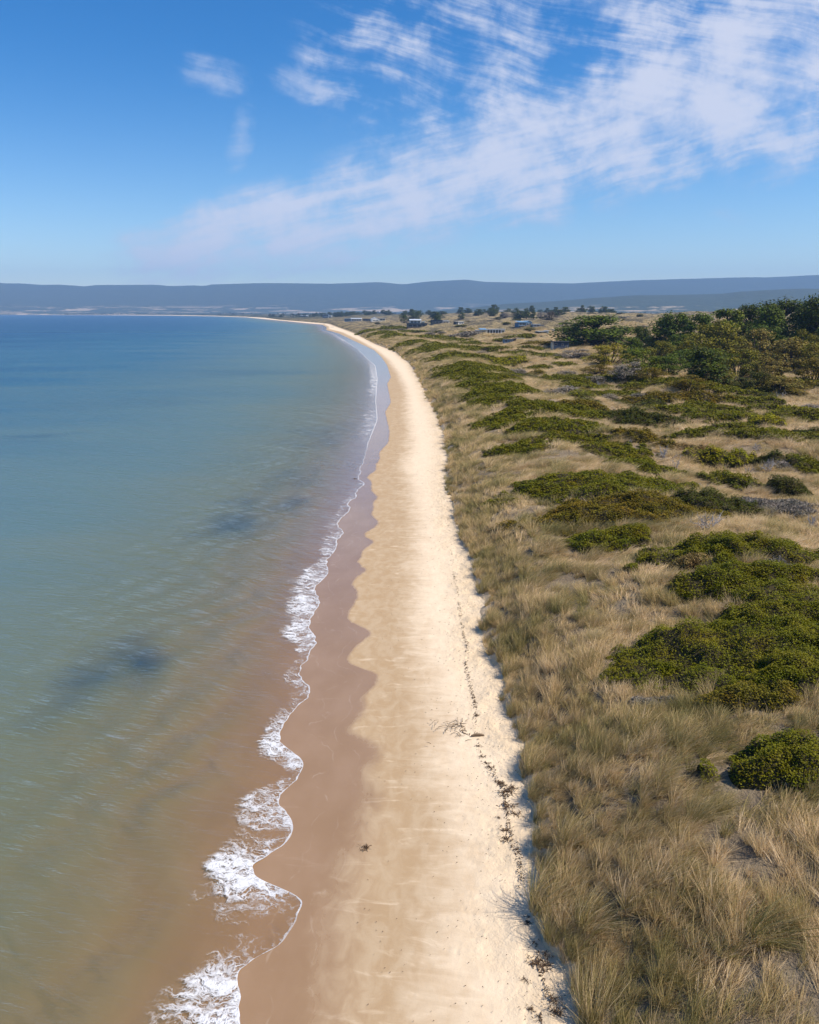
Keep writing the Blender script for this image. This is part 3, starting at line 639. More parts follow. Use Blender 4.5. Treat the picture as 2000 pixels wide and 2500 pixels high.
TR = [  # px, py, half width, half height, height, colour, label, group, rotation
 (1800, 1595, 240, 100, 1.1, OLIVE, 'broadest deep-green shrub mat, joining two smaller mats on the grassy dune', None, 0.0),
 (1835, 1700, 100, 45, 0.8, BROWN, 'brownish-green shrub lobe along the lower edge of the broadest mat', None, 0.0),
 (1935, 1855, 128, 78, 1.2, OLIVE, 'green shrub with grey bare twigs at its foot, alone in tall grass', None, 0.0),
 (1790, 1335, 180, 42, 1.3, OLIVE, 'long dark-topped shrub mat with a pale dead bush at its upper edge', None, 0.0),
 (1800, 1425, 150, 42, 1.1, OLIVE, 'shrub mat beside rusty brown heath at its tip', None, 0.0),
 (1985, 1560, 70, 70, 1.1, OLIVE, LM, GM, 0.0), (1900, 1670, 90, 36, 1.0, OLIVE, LM, GM, 0.0), (1955, 1480, 70, 40, 1.1, OLIVE, LM, GM, 0.0), (1880, 1520, 120, 36, 1.1, OLIVE, LM, GM, 0.0), (1960, 1640, 90, 70, 1.2, OLIVE, LM, GM, 0.0), (1890, 1445, 90, 34, 1.1, OLIVE, LM, GM, 0.0), (1650, 1640, 80, 30, 0.8, OLIVE, LM, GM, 0.0),
 (1480, 1318, 95, 34, 0.9, OLIVE, LM, GM, 0.0), (1500, 1245, 200, 42, 1.0, BROWN, 'wide yellow-brown tinged shrub mat between two greener mats', None, 0.0),
 (1470, 1182, 185, 36, 1.0, OLIVE, LM, GM, 0.0), (1740, 1228, 72, 36, 1.8, DARK, 'very dark domed shrub at the end of a wide mat, behind the pale dead bush', None, 0.0),
 (1505, 1100, 75, 30, 1.1, OLIVE, LM, GM, 0.0), (1570, 1140, 65, 24, 1.1, OLIVE, LM, GM, 0.0), (1272, 1095, 65, 22, 0.8, OLIVE, LM, GM, 0.0),
 (1228, 1031, 62, 20, 0.8, OLIVE, LM, GM, 0.0), (1365, 1043, 88, 24, 1.0, OLIVE, LM, GM, 0.0), (1322, 996, 80, 20, 1.0, OLIVE, LM, GM, 0.0), (1200, 977, 52, 16, 0.8, OLIVE, LM, GM, 0.0),
 (1246, 950, 92, 20, 0.9, OLIVE, LM, GM, 0.0), (1165, 935, 48, 11, 0.8, OLIVE, LM, GM, 0.0), (1162, 902, 86, 18, 0.9, OLIVE, LM, GM, 0.0), (1107, 868, 60, 10, 0.9, OLIVE, LM, GM, 0.0),
 (1238, 884, 32, 13, 2.2, BRIGHT, 'bright green rounded shrub at the top of the shrub-covered dune', None, 0.0), (1182, 874, 26, 12, 1.6, OLIVE, LM, GM, 0.0),
 (1556, 1021, 80, 25, 1.8, DARK, 'dark shrub bank overhanging a sandy hollow', None, 0.0), (1568, 1067, 64, 21, 1.5, BROWN, 'brown-green shrub clump below the dark shrub bank', None, 0.0),
 (1693, 1060, 60, 12, 1.0, OLIVE, LM, GM, 0.0), (1762, 1018, 78, 16, 1.5, OLIVE, LM, GM, 0.0), (1877, 1028, 36, 18, 1.8, BRIGHT, 'bright green shrub at the end of a long shrub row', None, 0.0),
 (1890, 1061, 107, 18, 1.2, OLIVE, LM, GM, 0.0), (1762, 1122, 68, 26, 2.0, BRIGHT, 'broad yellow-green rounded shrub above grey dead branches', None, 0.0), (1771, 1176, 52, 24, 1.6, OLIVE, 'domed olive shrub just below the yellow-green shrub', None, 0.0),
 (1913, 1190, 44, 29, 2.0, DARK, 'dark round shrub standing alone in grey dead twigs', None, 0.0), (1878, 1121, 44, 18, 1.7, DARK, 'dark shrub with bare grey branches in front', None, 0.0), (1963, 1137, 42, 28, 1.5, OLIVE, LM, GM, 0.0),
 (1400, 1075, 70, 18, 0.9, OLIVE, LM, GM, 0.0), (1270, 1005, 60, 14, 0.9, OLIVE, LM, GM, 0.0), (1390, 1010, 60, 16, 1.0, OLIVE, LM, GM, 0.0), (1130, 915, 40, 10, 0.8, OLIVE, LM, GM, 0.0), (1205, 920, 60, 12, 0.9, OLIVE, LM, GM, 0.0), (1060, 850, 50, 8, 0.9, OLIVE, LM, GM, 0.0), (1140, 850, 50, 9, 1.0, OLIVE, LM, GM, 0.0), (1010, 835, 40, 6, 0.9, OLIVE, LM, GM, 0.0), (1383, 928, 58, 13, 1.2, OLIVE, LM, GM, 0.0), (1380, 890, 28, 8, 1.2, OLIVE, LM, GM, 0.0), (1504, 923, 46, 12, 1.5, OLIVE, LM, GM, 0.0), (1594, 937, 60, 15, 1.6, OLIVE, LM, GM, 0.0),
 (1597, 973, 87, 17, 1.5, BROWN, 'flat brownish shrub mat below the pine grove', None, 0.0), (1713, 971, 64, 20, 1.8, BROWN, 'tall brown-green thicket below the pine grove', None, 0.0), (1838, 982, 67, 16, 1.5, OLIVE, LM, GM, 0.0),
 (1975, 932, 34, 16, 1.6, OLIVE, LM, GM, 0.0), (1438, 995, 60, 17, 1.2, BROWN, 'brownish low shrub on the dune hollow slope', None, 0.0), (1316, 911, 17, 8, 1.3, BROWN, 'small round brown-green shrub alone on pale grass', None, 0.0),
 (1650, 1000, 70, 15, 1.4, OLIVE, LM, GM, 0.0), (1500, 962, 60, 12, 1.2, OLIVE, LM, GM, 0.0), (1740, 1000, 60, 13, 1.5, OLIVE, LM, GM, 0.0), (1800, 1045, 70, 12, 1.2, OLIVE, LM, GM, 0.0), (1960, 1020, 60, 14, 1.5, OLIVE, LM, GM, 0.0), (1440, 945, 55, 11, 1.2, OLIVE, LM, GM, 0.0), (1550, 905, 40, 9, 1.3, OLIVE, LM, GM, 0.0), (1690, 940, 60, 14, 1.6, OLIVE, LM, GM, 0.0), (1780, 955, 60, 14, 1.7, OLIVE, LM, GM, 0.0), (1300, 900, 40, 8, 1.1, OLIVE, LM, GM, 0.0), (1260, 862, 45, 7, 1.2, OLIVE, LM, GM, 0.0), (1340, 868, 40, 7, 1.2, OLIVE, LM, GM, 0.0), (1455, 1010, 60, 14, 1.2, OLIVE, LM, GM, 0.0), (1870, 1000, 50, 12, 1.4, OLIVE, LM, GM, 0.0),
 (905, 806, 25, 4, 1.1, OLIVE, LM, GM, 0.0), (942, 812, 32, 5, 1.1, OLIVE, LM, GM, 0.0), (978, 818, 36, 5, 1.2, OLIVE, LM, GM, 0.0), (1042, 822, 42, 6, 1.2, OLIVE, LM, GM, 0.0), (1100, 829, 42, 6, 1.2, OLIVE, LM, GM, 0.0), (1160, 838, 42, 6, 1.2, OLIVE, LM, GM, 0.0), (1082, 842, 40, 6, 1.2, OLIVE, LM, GM, 0.0), (1205, 851, 40, 7, 1.3, OLIVE, LM, GM, 0.0), (1010, 807, 30, 4, 1.2, OLIVE, LM, GM, 0.0), (1225, 830, 18, 6, 1.5, OLIVE, LM, GM, 0.0), (1300, 850, 36, 7, 1.5, OLIVE, LM, GM, 0.0), (1270, 820, 26, 5, 1.4, OLIVE, LM, GM, 0.0), (960, 800, 26, 4, 1.3, OLIVE, LM, GM, 0.0),
 (1140, 817, 32, 7, 2.2, GREY, 'dark leafless thicket beside the longest white house', None, 0.0), (1310, 838, 34, 6, 1.4, BROWN, 'rusty brown heath slope beside the navy cabin', None, 0.0),
 (1980, 1060, 40, 16, 1.6, DARK, 'dark shrub clump at the edge of bare sand', None, 0.0), (1905, 945, 110, 16, 1.8, BROWN, 'wide olive-brown shrub bank before the tan bushes', None, 0.0), (1940, 1000, 40, 14, 1.4, BRIGHT, 'small lime-green shrub among olive shrubs', None, 0.0),
]
for i, (px, py, hw, hh, ht, colr, lab, grp, rot) in enumerate(TR):
    if lab == LM:
        size = 'wide' if hw > 75 else 'small' if hw < 50 else 'mid-sized'
        where = ('joined to the broadest mat', 'olive mats joined to the broadest mat') if py > 1380 else ('on the foredune crest above the beach slope', 'olive mats on the foredune crest') if px < 1420 else ('just below the pine grove', 'olive mats below the pine grove') if py < 1000 else ('in the grassy hollow behind the crest', 'olive mats in the grassy hollow')
        lab, grp = '%s olive-green shrub mat %s' % (size, where[0]), where[1]
    shrub(px, py, hw, hh, ht, colr, lab, grp, rot, i)
for (px, py, hw, hh, ht, colr, lab) in [(1925, 1905, 70, 22, 0.6, GREY, 'grey twiggy dead scrub at the foot of the lone green shrub'), (1690, 1372, 45, 20, 0.8, OCHRE, 'rusty brown heath clump at the tip of a shrub mat'),
     (1890, 1385, 45, 18, 0.7, GREY, 'mauve-grey bare scrub patch inside the green shrub mats'), (1690, 1100, 55, 16, 0.7, OCHRE, 'rust-coloured low heath on the pale grass hollow'), (1600, 1730, 50, 24, 0.5, GREY, 'small grey bare scrub beside the broadest mat'),
     (1870, 1240, 70, 26, 0.5, GREY, 'pale grey dead scrub patch beside the dark round shrub'), (1925, 1130, 24, 30, 0.6, GREY, 'narrow strip of grey scrub between two dark shrubs')]:
    shrub(px, py, hw, hh, ht, colr, lab, None, 0.0, 900, 'dry_scrub', 0.2, 0.16)

# shared small shrubs farther back
def shrub_mesh(seed, n=1100):
    rng = np.random.default_rng(seed)
    ang, rad = rng.random(n) * 2 * np.pi, np.sqrt(rng.random(n))
    u, v = rad * np.cos(ang), rad * np.sin(ang)
    r = np.hypot(u, v) * (1 + (fbm(u * 1.5 + seed, v * 1.5, seed, 3) - 0.5) * 0.5)
    h = np.sqrt(np.clip(1 - r ** 2, 0, 1)) * (0.6 + 0.7 * fbm(u * 2.5 + 9, v * 2.5 + seed, seed + 3, 3))
    z = h * rng.uniform(0.35, 1.05, n)
    V, Fc, rn = leaf_quads(np.stack([u, v, z], -1), 0.14, rng, 0.6)
    return mesh_np('foliage', V, Fc, LEAF, dict(rnd=rn), smooth=False)
def under_mesh(seed):
    G = np.linspace(-0.95, 0.95, 12); gu, gv = np.meshgrid(G, G); r = np.hypot(gu, gv)
    z = np.sqrt(np.clip(0.85 - r ** 2, 0, 1)) * 0.72 - np.where(r > 0.9, 0.3, 0)
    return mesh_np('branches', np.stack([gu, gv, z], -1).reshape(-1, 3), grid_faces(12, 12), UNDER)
SM = [shrub_mesh(200 + k) for k in range(5)]; UM = under_mesh(0)

# ------------------------------------------------------------------ trees
def tree_mesh(kind, seed):
    """crown and trunk of a tree one unit high"""
    rng = np.random.default_rng(seed); wood = Soup(); lobes = []
    if kind == 'pine':
        top = 0.80; base_w = 0.055
        tr = [(0, 0, -0.06)] + [(0.03 * math.sin(k * 1.7 + seed), 0.03 * math.cos(k * 1.3 + seed), k / 6 * top) for k in range(1, 7)]
        wood.add(*tube(tr, np.linspace(base_w, 0.014, 7), 7))
        for k in range(46):
            h = rng.uniform(0.14, 0.97); a = rng.random() * 6.28
            L = (0.56 * math.sqrt(max(1 - ((h - 0.36) / 0.64) ** 2, 0.03))) * rng.uniform(0.55, 1.05)
            p0 = np.array([0, 0, min(h * 0.72, top - 0.03)]); p1 = np.array([math.cos(a) * L, math.sin(a) * L, h])
            wood.add(*tube([p0, p0 * 0.5 + p1 * 0.5 + np.array([0, 0, 0.03]), p1], [0.020, 0.013, 0.005], 5))
            lobes.append((p1 * 0.95, np.array([0.155, 0.155, 0.11]) * rng.uniform(0.7, 1.35)))
            if L > 0.25: lobes.append((p0 * 0.35 + p1 * 0.65 + rng.normal(size=3) * 0.03, np.array([0.15, 0.15, 0.10]) * rng.uniform(0.8, 1.2)))
        per, size = 105, 0.042
    elif kind == 'conifer':                         # denser, more upright
        wood.add(*tube([(0, 0, -0.06), (0.01, 0, 0.4), (0, 0.01, 0.9)], [0.045, 0.03, 0.01], 7))
        for k in range(46):
            h = rng.uniform(0.14, 0.98); a = rng.random() * 6.28
            L = 0.40 * (1 - (h - 0.12) ** 1.6 * 0.92) * rng.uniform(0.5, 1.05)
            p0 = np.array([0, 0, h * 0.85]); p1 = np.array([math.cos(a) * L, math.sin(a) * L, h])
            wood.add(*tube([p0, p1], [0.011, 0.004], 4))
            lobes.append((p1 * 0.93, np.array([0.115, 0.115, 0.10]) * rng.uniform(0.7, 1.3)))
        per, size = 95, 0.040
    else:                                           # rounded bushy tree, branches from the ground
        for k in range(32):
            a = rng.random() * 6.28; h = rng.uniform(0.08, 0.86); L = 0.62 * math.sqrt(max(1 - (h / 1.0) ** 2, 0.05)) * rng.uniform(0.35, 1.0)
            p1 = np.array([math.cos(a) * L, math.sin(a) * L, h]); p0 = np.array([math.cos(a) * 0.05, math.sin(a) * 0.05, -0.05])
            wood.add(*tube([p0, p0 * 0.4 + p1 * 0.5 + np.array([0, 0, -0.02]), p1], [0.018, 0.012, 0.004], 5))
            lobes.append((p1, np.array([0.19, 0.19, 0.14]) * rng.uniform(0.7, 1.25)))
        per, size = 130, 0.045
    P, N = [], []
    for c, rr in lobes:
        q = rng.normal(size=(per, 3)); q /= np.linalg.norm(q, axis=1)[:, None]
        P.append(c + q * rr * (rng.random(per) ** 0.4)[:, None]); N.append(q * 0.7 + np.array([0, 0, 0.45]))
    P, N = np.concatenate(P), np.concatenate(N)
    keep = P[:, 2] > 0.03
    V, Fc, rn = leaf_quads(P[keep], size, rng, 0.75, 0.7, N[keep])
    top = V[:, 2].max(); V = V / top
    me = wood.mesh('trunk', BARK, True); me.transform(__import__('mathutils').Matrix.Scale(1 / top, 4))
    return mesh_np('crown', V, Fc, LEAF, dict(rnd=rn), smooth=False), me, np.percentile(np.abs(V[:, 0]), 99)
TM = {('pine', k): tree_mesh('pine', 10 + k) for k in range(3)}
TM.update({('conifer', k): tree_mesh('conifer', 30 + k) for k in range(2)})
TM.update({('bush', k): tree_mesh('bush', 50 + k) for k in range(3)})
rnd = random.Random(4)
def tree(kind, var, px, base_py, top_py, hw, color, name, label, group=None, dist=None):
    """px, base, top and half width in photo pixels; stands on the terrain that the base pixel shows"""
    cm, tm, w = TM[(kind, var)]
    if dist is None: p = hit(px, base_py)
    else:
        dv = pix_dir(px, base_py); x, y = dv[0] / dv[1] * dist, dist; p = np.array([x, y, float(ground(x, y))])
    dv = pix_dir(px, top_py); ztop = CAM_H + dv[2] / dv[1] * p[1]
    H = max(ztop - p[2], 1.2); R = 1.22 * hw / F * math.hypot(p[1], 10) / (CP + 0.2 * SP) * 1.0
    root = tag(obj(name, None, loc=p, rotz=rnd.random() * 6.28), label, 'tree' if 'tree' in name or 'pine' in name else 'bush', group)
    sc = (R / w, R / w, H)
    obj('crown', cm, root, scale=sc, color=color); obj('trunk', tm, root, scale=sc)
    return root
PINE_D, PINE, PINE_L, WATTLE, TANB, YEL = (0.066, 0.082, 0.006), (0.088, 0.116, 0.006), (0.130, 0.150, 0.008), (0.165, 0.142, 0.010), (0.200, 0.148, 0.030), (0.25, 0.20, 0.012)
tree('pine', 0, 1450, 848, 764, 78, PINE, 'pine_tree', 'broad dark-green pine standing alone beside the navy cabin')
tree('pine', 1, 1995, 872, 711, 48, PINE_D, 'pine_tree', 'tallest dark pine at the far end of the grove')
tree('pine', 2, 1905, 850, 719, 62, PINE_D, 'pine_tree', 'large dark pine beside the tallest pine')
tree('pine', 0, 1822, 850, 735, 40, PINE_D, 'pine_tree', 'narrow dark pine between the pale-green conifer and the large dark pine')
tree('conifer', 0, 1768, 858, 751, 45, PINE_L, 'pine_tree', 'pale-green upright conifer in the pine grove')
tree('pine', 1, 1640, 862, 757, 45, PINE, 'pine_tree', 'green pine with a full crown at the seaward side of the grove')
tree('conifer', 1, 1702, 868, 759, 40, PINE, 'pine_tree', 'mid-green pine in the middle of the grove')
tree('conifer', 0, 1606, 868, 800, 32, PINE_L, 'pine_tree', 'short light-green pine in front of the grove')
tree('pine', 2, 1562, 858, 790, 22, PINE_D, 'pine_tree', 'thin dark pine between the lone broad pine and the grove')
tree('bush', 0, 1745, 878, 778, 58, WATTLE, 'wattle_tree', 'tall yellow-green rounded tree in the middle of the grove')
tree('bush', 1, 1690, 892, 812, 46, WATTLE, 'wattle_tree', 'olive rounded tree in front of the tall yellow-green tree')
tree('conifer', 1, 1712, 942, 845, 52, PINE_D, 'pine_tree', 'very dark low pine at the front of the grove')
tree('bush', 2, 1570, 916, 848, 50, PINE_L, 'wattle_tree', 'light green rounded tree beside the grey twiggy thicket')
tree('bush', 0, 1487, 892, 836, 46, YEL, 'wattle_tree', 'yellow-topped tree with grey bare twigs below the lone broad pine')
tree('bush', 1, 1405, 880, 850, 38, GREY, 'thicket_bush', 'grey leafless thicket beside the navy cabin')
tree('bush', 2, 1852, 892, 799, 50, TANB, 'wattle_tree', 'tan and olive domed tree below the narrow dark pine')
tree('bush', 0, 1925, 905, 822, 66, TANB, 'wattle_tree', 'broad orange-tan bushy tree in front of the large dark pine')
tree('bush', 1, 1966, 880, 802, 30, WATTLE, 'wattle_tree', 'olive ball-shaped tree in front of the tallest pine')
tree('bush', 2, 1800, 922, 848, 52, WATTLE, 'wattle_tree', 'olive bushy tree beside the very dark low pine')
tree('bush', 0, 1632, 918, 862, 40, PINE, 'wattle_tree', 'dark green bushy tree at the front corner of the grove')
tree('bush', 1, 1530, 930, 882, 34, GREY, 'thicket_bush', 'grey twiggy thicket below the yellow-topped tree')
tree('bush', 2, 1830, 958, 905, 46, DARK, 'thicket_bush', 'dark rounded thicket below the olive bushy tree')
tree('bush', 0, 1985, 940, 870, 40, BROWN, 'thicket_bush', 'brown rounded thicket below the broad orange-tan tree')
tree('bush', 1, 1880, 930, 868, 40, TANB, 'wattle_tree', 'small tan bushy tree below the broad orange-tan tree')
for (kind, k, px, b, t, hw, colr, lab) in [('bush', 0, 1668, 905, 850, 44, PINE, 'dark leafy tree filling the grove front beside the low pine'), ('bush', 1, 1780, 880, 815, 50, WATTLE, 'mid-height olive tree filling the middle of the grove'),
    ('bush', 2, 1600, 885, 830, 40, WATTLE, 'olive bushy tree between the short pine and the light green tree'), ('bush', 0, 1860, 868, 790, 46, PINE, 'dark green bushy tree under the large dark pine'), ('bush', 1, 1925, 868, 785, 50, PINE_D, 'dark undergrowth tree under the large dark pine, behind the tan tree'),
    ('conifer', 1, 1540, 878, 820, 30, PINE, 'small green conifer beside the lone broad pine'), ('conifer', 0, 1960, 865, 745, 44, PINE_D, 'tall dark conifer between the two biggest pines'), ('conifer', 1, 1870, 862, 742, 44, PINE, 'green conifer rising beside the large dark pine'),
    ('bush', 2, 1735, 935, 885, 46, WATTLE, 'low olive tree between the dark low pine and the olive bushy tree'), ('bush', 0, 1590, 935, 895, 42, BROWN, 'low brown-green bush at the grove front corner'), ('bush', 1, 1680, 955, 915, 44, BROWN, 'low brownish bush before the very dark low pine'),
    ('bush', 2, 1990, 905, 835, 40, WATTLE, 'olive tree beside the ball-shaped tree'), ('bush', 1, 1760, 905, 850, 44, PINE_L, 'fresh green tree low in the middle of the grove'), ('bush', 0, 1900, 960, 915, 50, TANB, 'low tan bush at the foot of the broad orange-tan tree'),
    ('bush', 0, 1462, 915, 888, 34, BROWN, 'low brown thicket below the yellow-topped tree'), ('bush', 2, 1660, 868, 815, 40, PINE, 'round green tree below the full-crowned pine')]:
    tree(kind, k, px, b, t, hw, colr, 'grove_tree', lab, 'trees of the grove')
# trees around the houses and along the skyline
for (px, b, t, hw, kind, colr, lab) in [
    (1168, 771, 753, 11, 'pine', PINE_D, 'dark rounded tree on the skyline beside a thin pole'), (1204, 772, 752.5, 10, 'pine', PINE_D, 'dark forked tree on the skyline beside a grey leafless tree'),
    (1270, 779, 757, 12, 'pine', PINE_D, 'dark pine of a close pair above the blue gabled house'), (1285, 779, 758, 9, 'conifer', PINE_D, 'narrower pine of a close pair above the blue gabled house'),
    (1302, 779, 760, 8, 'conifer', PINE_D, 'single dark pine next to the close pair'), (1232, 776, 762, 9, 'bush', GREY, 'grey leafless tree on the skyline dune'), (1320, 777, 761, 9, 'bush', GREY, 'grey bare tree beside the single dark pine'),
    (1344, 780, 759, 13, 'bush', (0.10, 0.075, 0.05), 'brownish round tree ending the skyline row'), (1012, 768, 756, 11, 'pine', PINE_D, 'dark tree behind the two-storey dark house'), (1078, 768, 759, 12, 'pine', PINE_D, 'flat dark tree behind the long dark house'),
    (1215, 781, 773, 8, 'bush', DARK, 'small dark tree under the skyline row')]:
    tree(kind, 0, px, b, t, hw, colr, 'skyline_tree', lab, 'trees on the dune skyline')

# ------------------------------------------------------------------ houses among the dunes
def glass_material():
    mt, T = material('window_glass')
    n = T.noise(T.pos(), 0.8, 2)
    surf(T, T.bsdf(T.mix(n, (0.02, 0.03, 0.045, 1), (0.05, 0.065, 0.085, 1)), 0.08, None, 0.6)); return mt
HOUSE_M = {'white': plain('white_boards', (0.68, 0.66, 0.62), 0.7, 0.3, 0.08), 'cream': plain('cream_boards', (0.58, 0.51, 0.40), 0.8, 0.2, 0.1), 'navy': plain('navy_cladding', (0.035, 0.055, 0.095), 0.7, 0.3, 0.2),
 'dark': plain('charcoal_cladding', (0.035, 0.04, 0.052), 0.7, 0.3, 0.2), 'grey': plain('grey_boards', (0.30, 0.31, 0.33), 0.8, 0.2, 0.15), 'blue': plain('blue_boards', (0.10, 0.19, 0.30), 0.7, 0.3, 0.12),
 'iron': plain('pale_iron_roof', (0.50, 0.53, 0.56), 0.4, 0.5, 0.12), 'biron': plain('blue_iron_roof', (0.16, 0.27, 0.38), 0.4, 0.5, 0.12), 'timber': plain('grey_timber', (0.22, 0.17, 0.13), 0.9, 0.1, 0.2), 'glass': glass_material()}
def part(name, m, parent, fn):
    s = Soup(); fn(s); return obj(name, s.mesh(name, HOUSE_M[m]), parent)
def house(px, base_py, wpx, W, rot, vols, label, deck=None, lift=0.0, name='beach_house', dist=None):
    """vols: x0, x1, y0, y1, z0, z1, wall, roof kind, roof material, windows [(side, a0, a1, z0, z1)]; metres, x along the front"""
    if dist is None: p = hit(px, base_py)
    else: dv = pix_dir(px, base_py); p = np.array([dv[0] / dv[1] * dist, dist, CAM_H + dv[2] / dv[1] * dist])
    k = wpx / F * p[1] / (CP + 0.25 * SP) / W
    root = tag(obj(name, None, loc=(p[0], p[1] + 2, p[2] + lift), rotz=rot, scale=(k, k, k)), label, 'house', 'beach houses among the dunes')
    for (x0, x1, y0, y1, z0, z1, wm, rk, rm, wins) in vols:
        lowz = z0 if z0 > 0.5 else -3.0
        def walls(s):
            s.box(x0, x1, y0, y1, lowz, z1)
            if rk == 'gable':                       # ridge along y, gable to the front
                xm = (x0 + x1) / 2; zr = z1 + (x1 - x0) * 0.22
                V = [(x0, y0, z1), (x1, y0, z1), (xm, y0, zr), (x0, y1, z1), (x1, y1, z1), (xm, y1, zr)]
                s.add(V, [(0, 1, 2), (3, 5, 4)])
        part('wall', wm, root, walls)
        def roof(s):
            o = 0.45
            if rk == 'flat': s.box(x0 - o, x1 + o, y0 - o * 1.6, y1 + o, z1 + 0.004, z1 + 0.28)
            elif rk == 'mono':
                V = [(x0 - o, y0 - o * 2, z1 + 0.35), (x1 + o, y0 - o * 2, z1 + 0.35), (x1 + o, y1 + o, z1 + 1.3), (x0 - o, y1 + o, z1 + 1.3)]
                V += [(a, b, c - 0.2) for a, b, c in V]
                s.add(V, [(0, 1, 2, 3), (7, 6, 5, 4), (0, 4, 5, 1), (1, 5, 6, 2), (2, 6, 7, 3), (3, 7, 4, 0)])
            else:
                xm = (x0 + x1) / 2; rise = (x1 - x0) * 0.22
                for sg in (-1, 1):
                    xe = xm + sg * ((x1 - x0) / 2 + o); ze = z1 - 0.44 * o
                    V = [(xm, y0 - o, z1 + rise + 0.03), (xe, y0 - o, ze + 0.03), (xe, y1 + o, ze + 0.03), (xm, y1 + o, z1 + rise + 0.03)]
                    V += [(a, b, c + 0.18) for a, b, c in V]
                    s.add(V, [(0, 1, 2, 3), (7, 6, 5, 4), (0, 4, 5, 1), (1, 5, 6, 2), (2, 6, 7, 3), (3, 7, 4, 0)])
        part('roof', rm, root, roof)
        for (sd, a0, a1, b0, b1) in wins:
            def rect(s, g, t0, t1):
                if sd == 'f': s.box(a0 - g, a1 + g, y0 - t1, y0 - t0, b0 - g, b1 + g)
                elif sd == 'r': s.box(x1 + t0, x1 + t1, a0 - g, a1 + g, b0 - g, b1 + g)
                else: s.box(x0 - t1, x0 - t0, a0 - g, a1 + g, b0 - g, b1 + g)
            w = part('door' if b0 < 0.15 and a1 - a0 < 1.3 else 'window', 'glass', root, lambda s: rect(s, 0, 0.005, 0.06))
            part('frame', 'white', w, lambda s: rect(s, 0.1, 0.003, 0.03))
    if deck:
        x0, x1, d, z = deck
        dk = part('deck', 'timber', root, lambda s: s.box(x0, x1, -d, -0.02, z - 0.25, z))
        n = max(2, int((x1 - x0) / 3) + 1)
        for i in range(n):
            xx = x0 + 0.15 + (x1 - x0 - 0.3) * i / (n - 1)
            part('post', 'timber', dk, lambda s: s.box(xx - 0.08, xx + 0.08, -d + 0.05, -d + 0.21, -3.0, z - 0.25))
        for i in range(n):
            xx = x0 + 0.15 + (x1 - x0 - 0.3) * i / (n - 1)
            part('railing', 'timber', dk, lambda s: s.box(xx - 0.05, xx + 0.05, -d + 0.05, -d + 0.15, z, z + 0.95))
    return root
W2 = lambda n, x0, x1, z0=0.9, z1=2.1, g=0.5: [('f', x0 + (x1 - x0) * i / n + g / 2, x0 + (x1 - x0) * (i + 1) / n - g / 2, z0, z1) for i in range(n)]
house(1019, 800, 49, 18, 0.06, [(-9, 9, 0, 9, 0, 3.6, 'dark', 'flat', 'dark', W2(4, -8.5, 8.5, 0.8, 2.6)), (-6.5, 3.5, 2, 8, 3.9, 6.2, 'white', 'mono', 'iron', W2(3, -6, 3, 4.3, 5.6)), (3.6, 7, 3, 8, 3.9, 5.2, 'cream', 'flat', 'iron', [])], 'charcoal two-storey house with white upper floor and pale sloping roof', deck=(-9, 9, 2.5, 0.2))
house(1076, 790.5, 43, 17, 0.1, [(-8.5, 2, 0, 8, 0, 3.2, 'dark', 'flat', 'dark', W2(3, -8, 1.5)), (2.1, 8.5, 0.6, 7, 0, 2.8, 'white', 'flat', 'iron', W2(2, 2.6, 8, 0.9, 1.9))], 'long low house, half charcoal and half white')
house(1126, 792, 18, 9, 0.55, [(-4.2, 4.2, 0, 6.5, 0, 3.0, 'white', 'flat', 'iron', W2(2, -3, 3.5)), (-7, -4.3, 0.5, 6, 0, 2.9, 'dark', 'flat', 'dark', [('f', -6.4, -5, 0.9, 2.1)])], 'small cube house with shaded left end coloured charcoal and white sunlit wall')  # left box is charcoal to stand for the side turned from the sun
house(1199, 815, 71, 23, 0.12, [(-11.5, -8.4, 0, 6, 0, 2.6, 'grey', 'flat', 'iron', [('f', -10.8, -9, 0.6, 2.1)]), (-8.3, -3.6, -0.8, 7, 0, 3.0, 'cream', 'mono', 'biron', W2(1, -7.6, -4.2)), (-3.5, 11.5, 0, 6.5, 0, 3.4, 'white', 'flat', 'iron', W2(5, -3, 8.4, 0.2, 2.9, 0.7) + [('f', 8.9, 11.1, 1.0, 2.4)])], 'longest white house with a row of tall glazed bays and blue-grey roof end', deck=(-8, 11, 2.2, 0.1))
house(1283, 795.5, 36, 13, 0.35, [(-6.5, 0.5, 0, 7, 0, 2.9, 'blue', 'mono', 'biron', W2(2, -6, 0)), (0.6, 6.5, -0.5, 8, 0, 3.0, 'blue', 'gable', 'biron', W2(2, 1, 6, 0.7, 2.3))], 'blue house with a gabled wing standing on a grassy dune', deck=(-6, 6, 2.4, 0.1))
house(1316, 797, 29, 12, 0.2, [(-6, 2, 0, 5, 0, 2.0, 'grey', 'flat', 'iron', W2(2, -5, 1, 0.7, 1.6)), (2.1, 6, 0.5, 5, 0, 1.6, 'grey', 'flat', 'timber', [])], 'low grey shed in scrub beside the blue gabled house', name='garden_shed')
house(1328, 816, 27, 10, 0.25, [(-5, 3, 0, 6, 0, 2.4, 'dark', 'flat', 'iron', W2(2, -4.4, 2.4, 0.6, 1.9)), (3.1, 5, -0.6, 6, 0, 3.0, 'white', 'flat', 'iron', [])], 'low cabin with a white slab roof and white end wall')
house(1356, 810, 11, 5, 0.4, [(-2.5, 2.5, 0, 4, 0, 2.6, 'cream', 'flat', 'cream', [('f', -1.6, 1.4, 0.7, 1.9)])], 'small cream hut in bare scrub beside the lone pine', name='garden_shed')
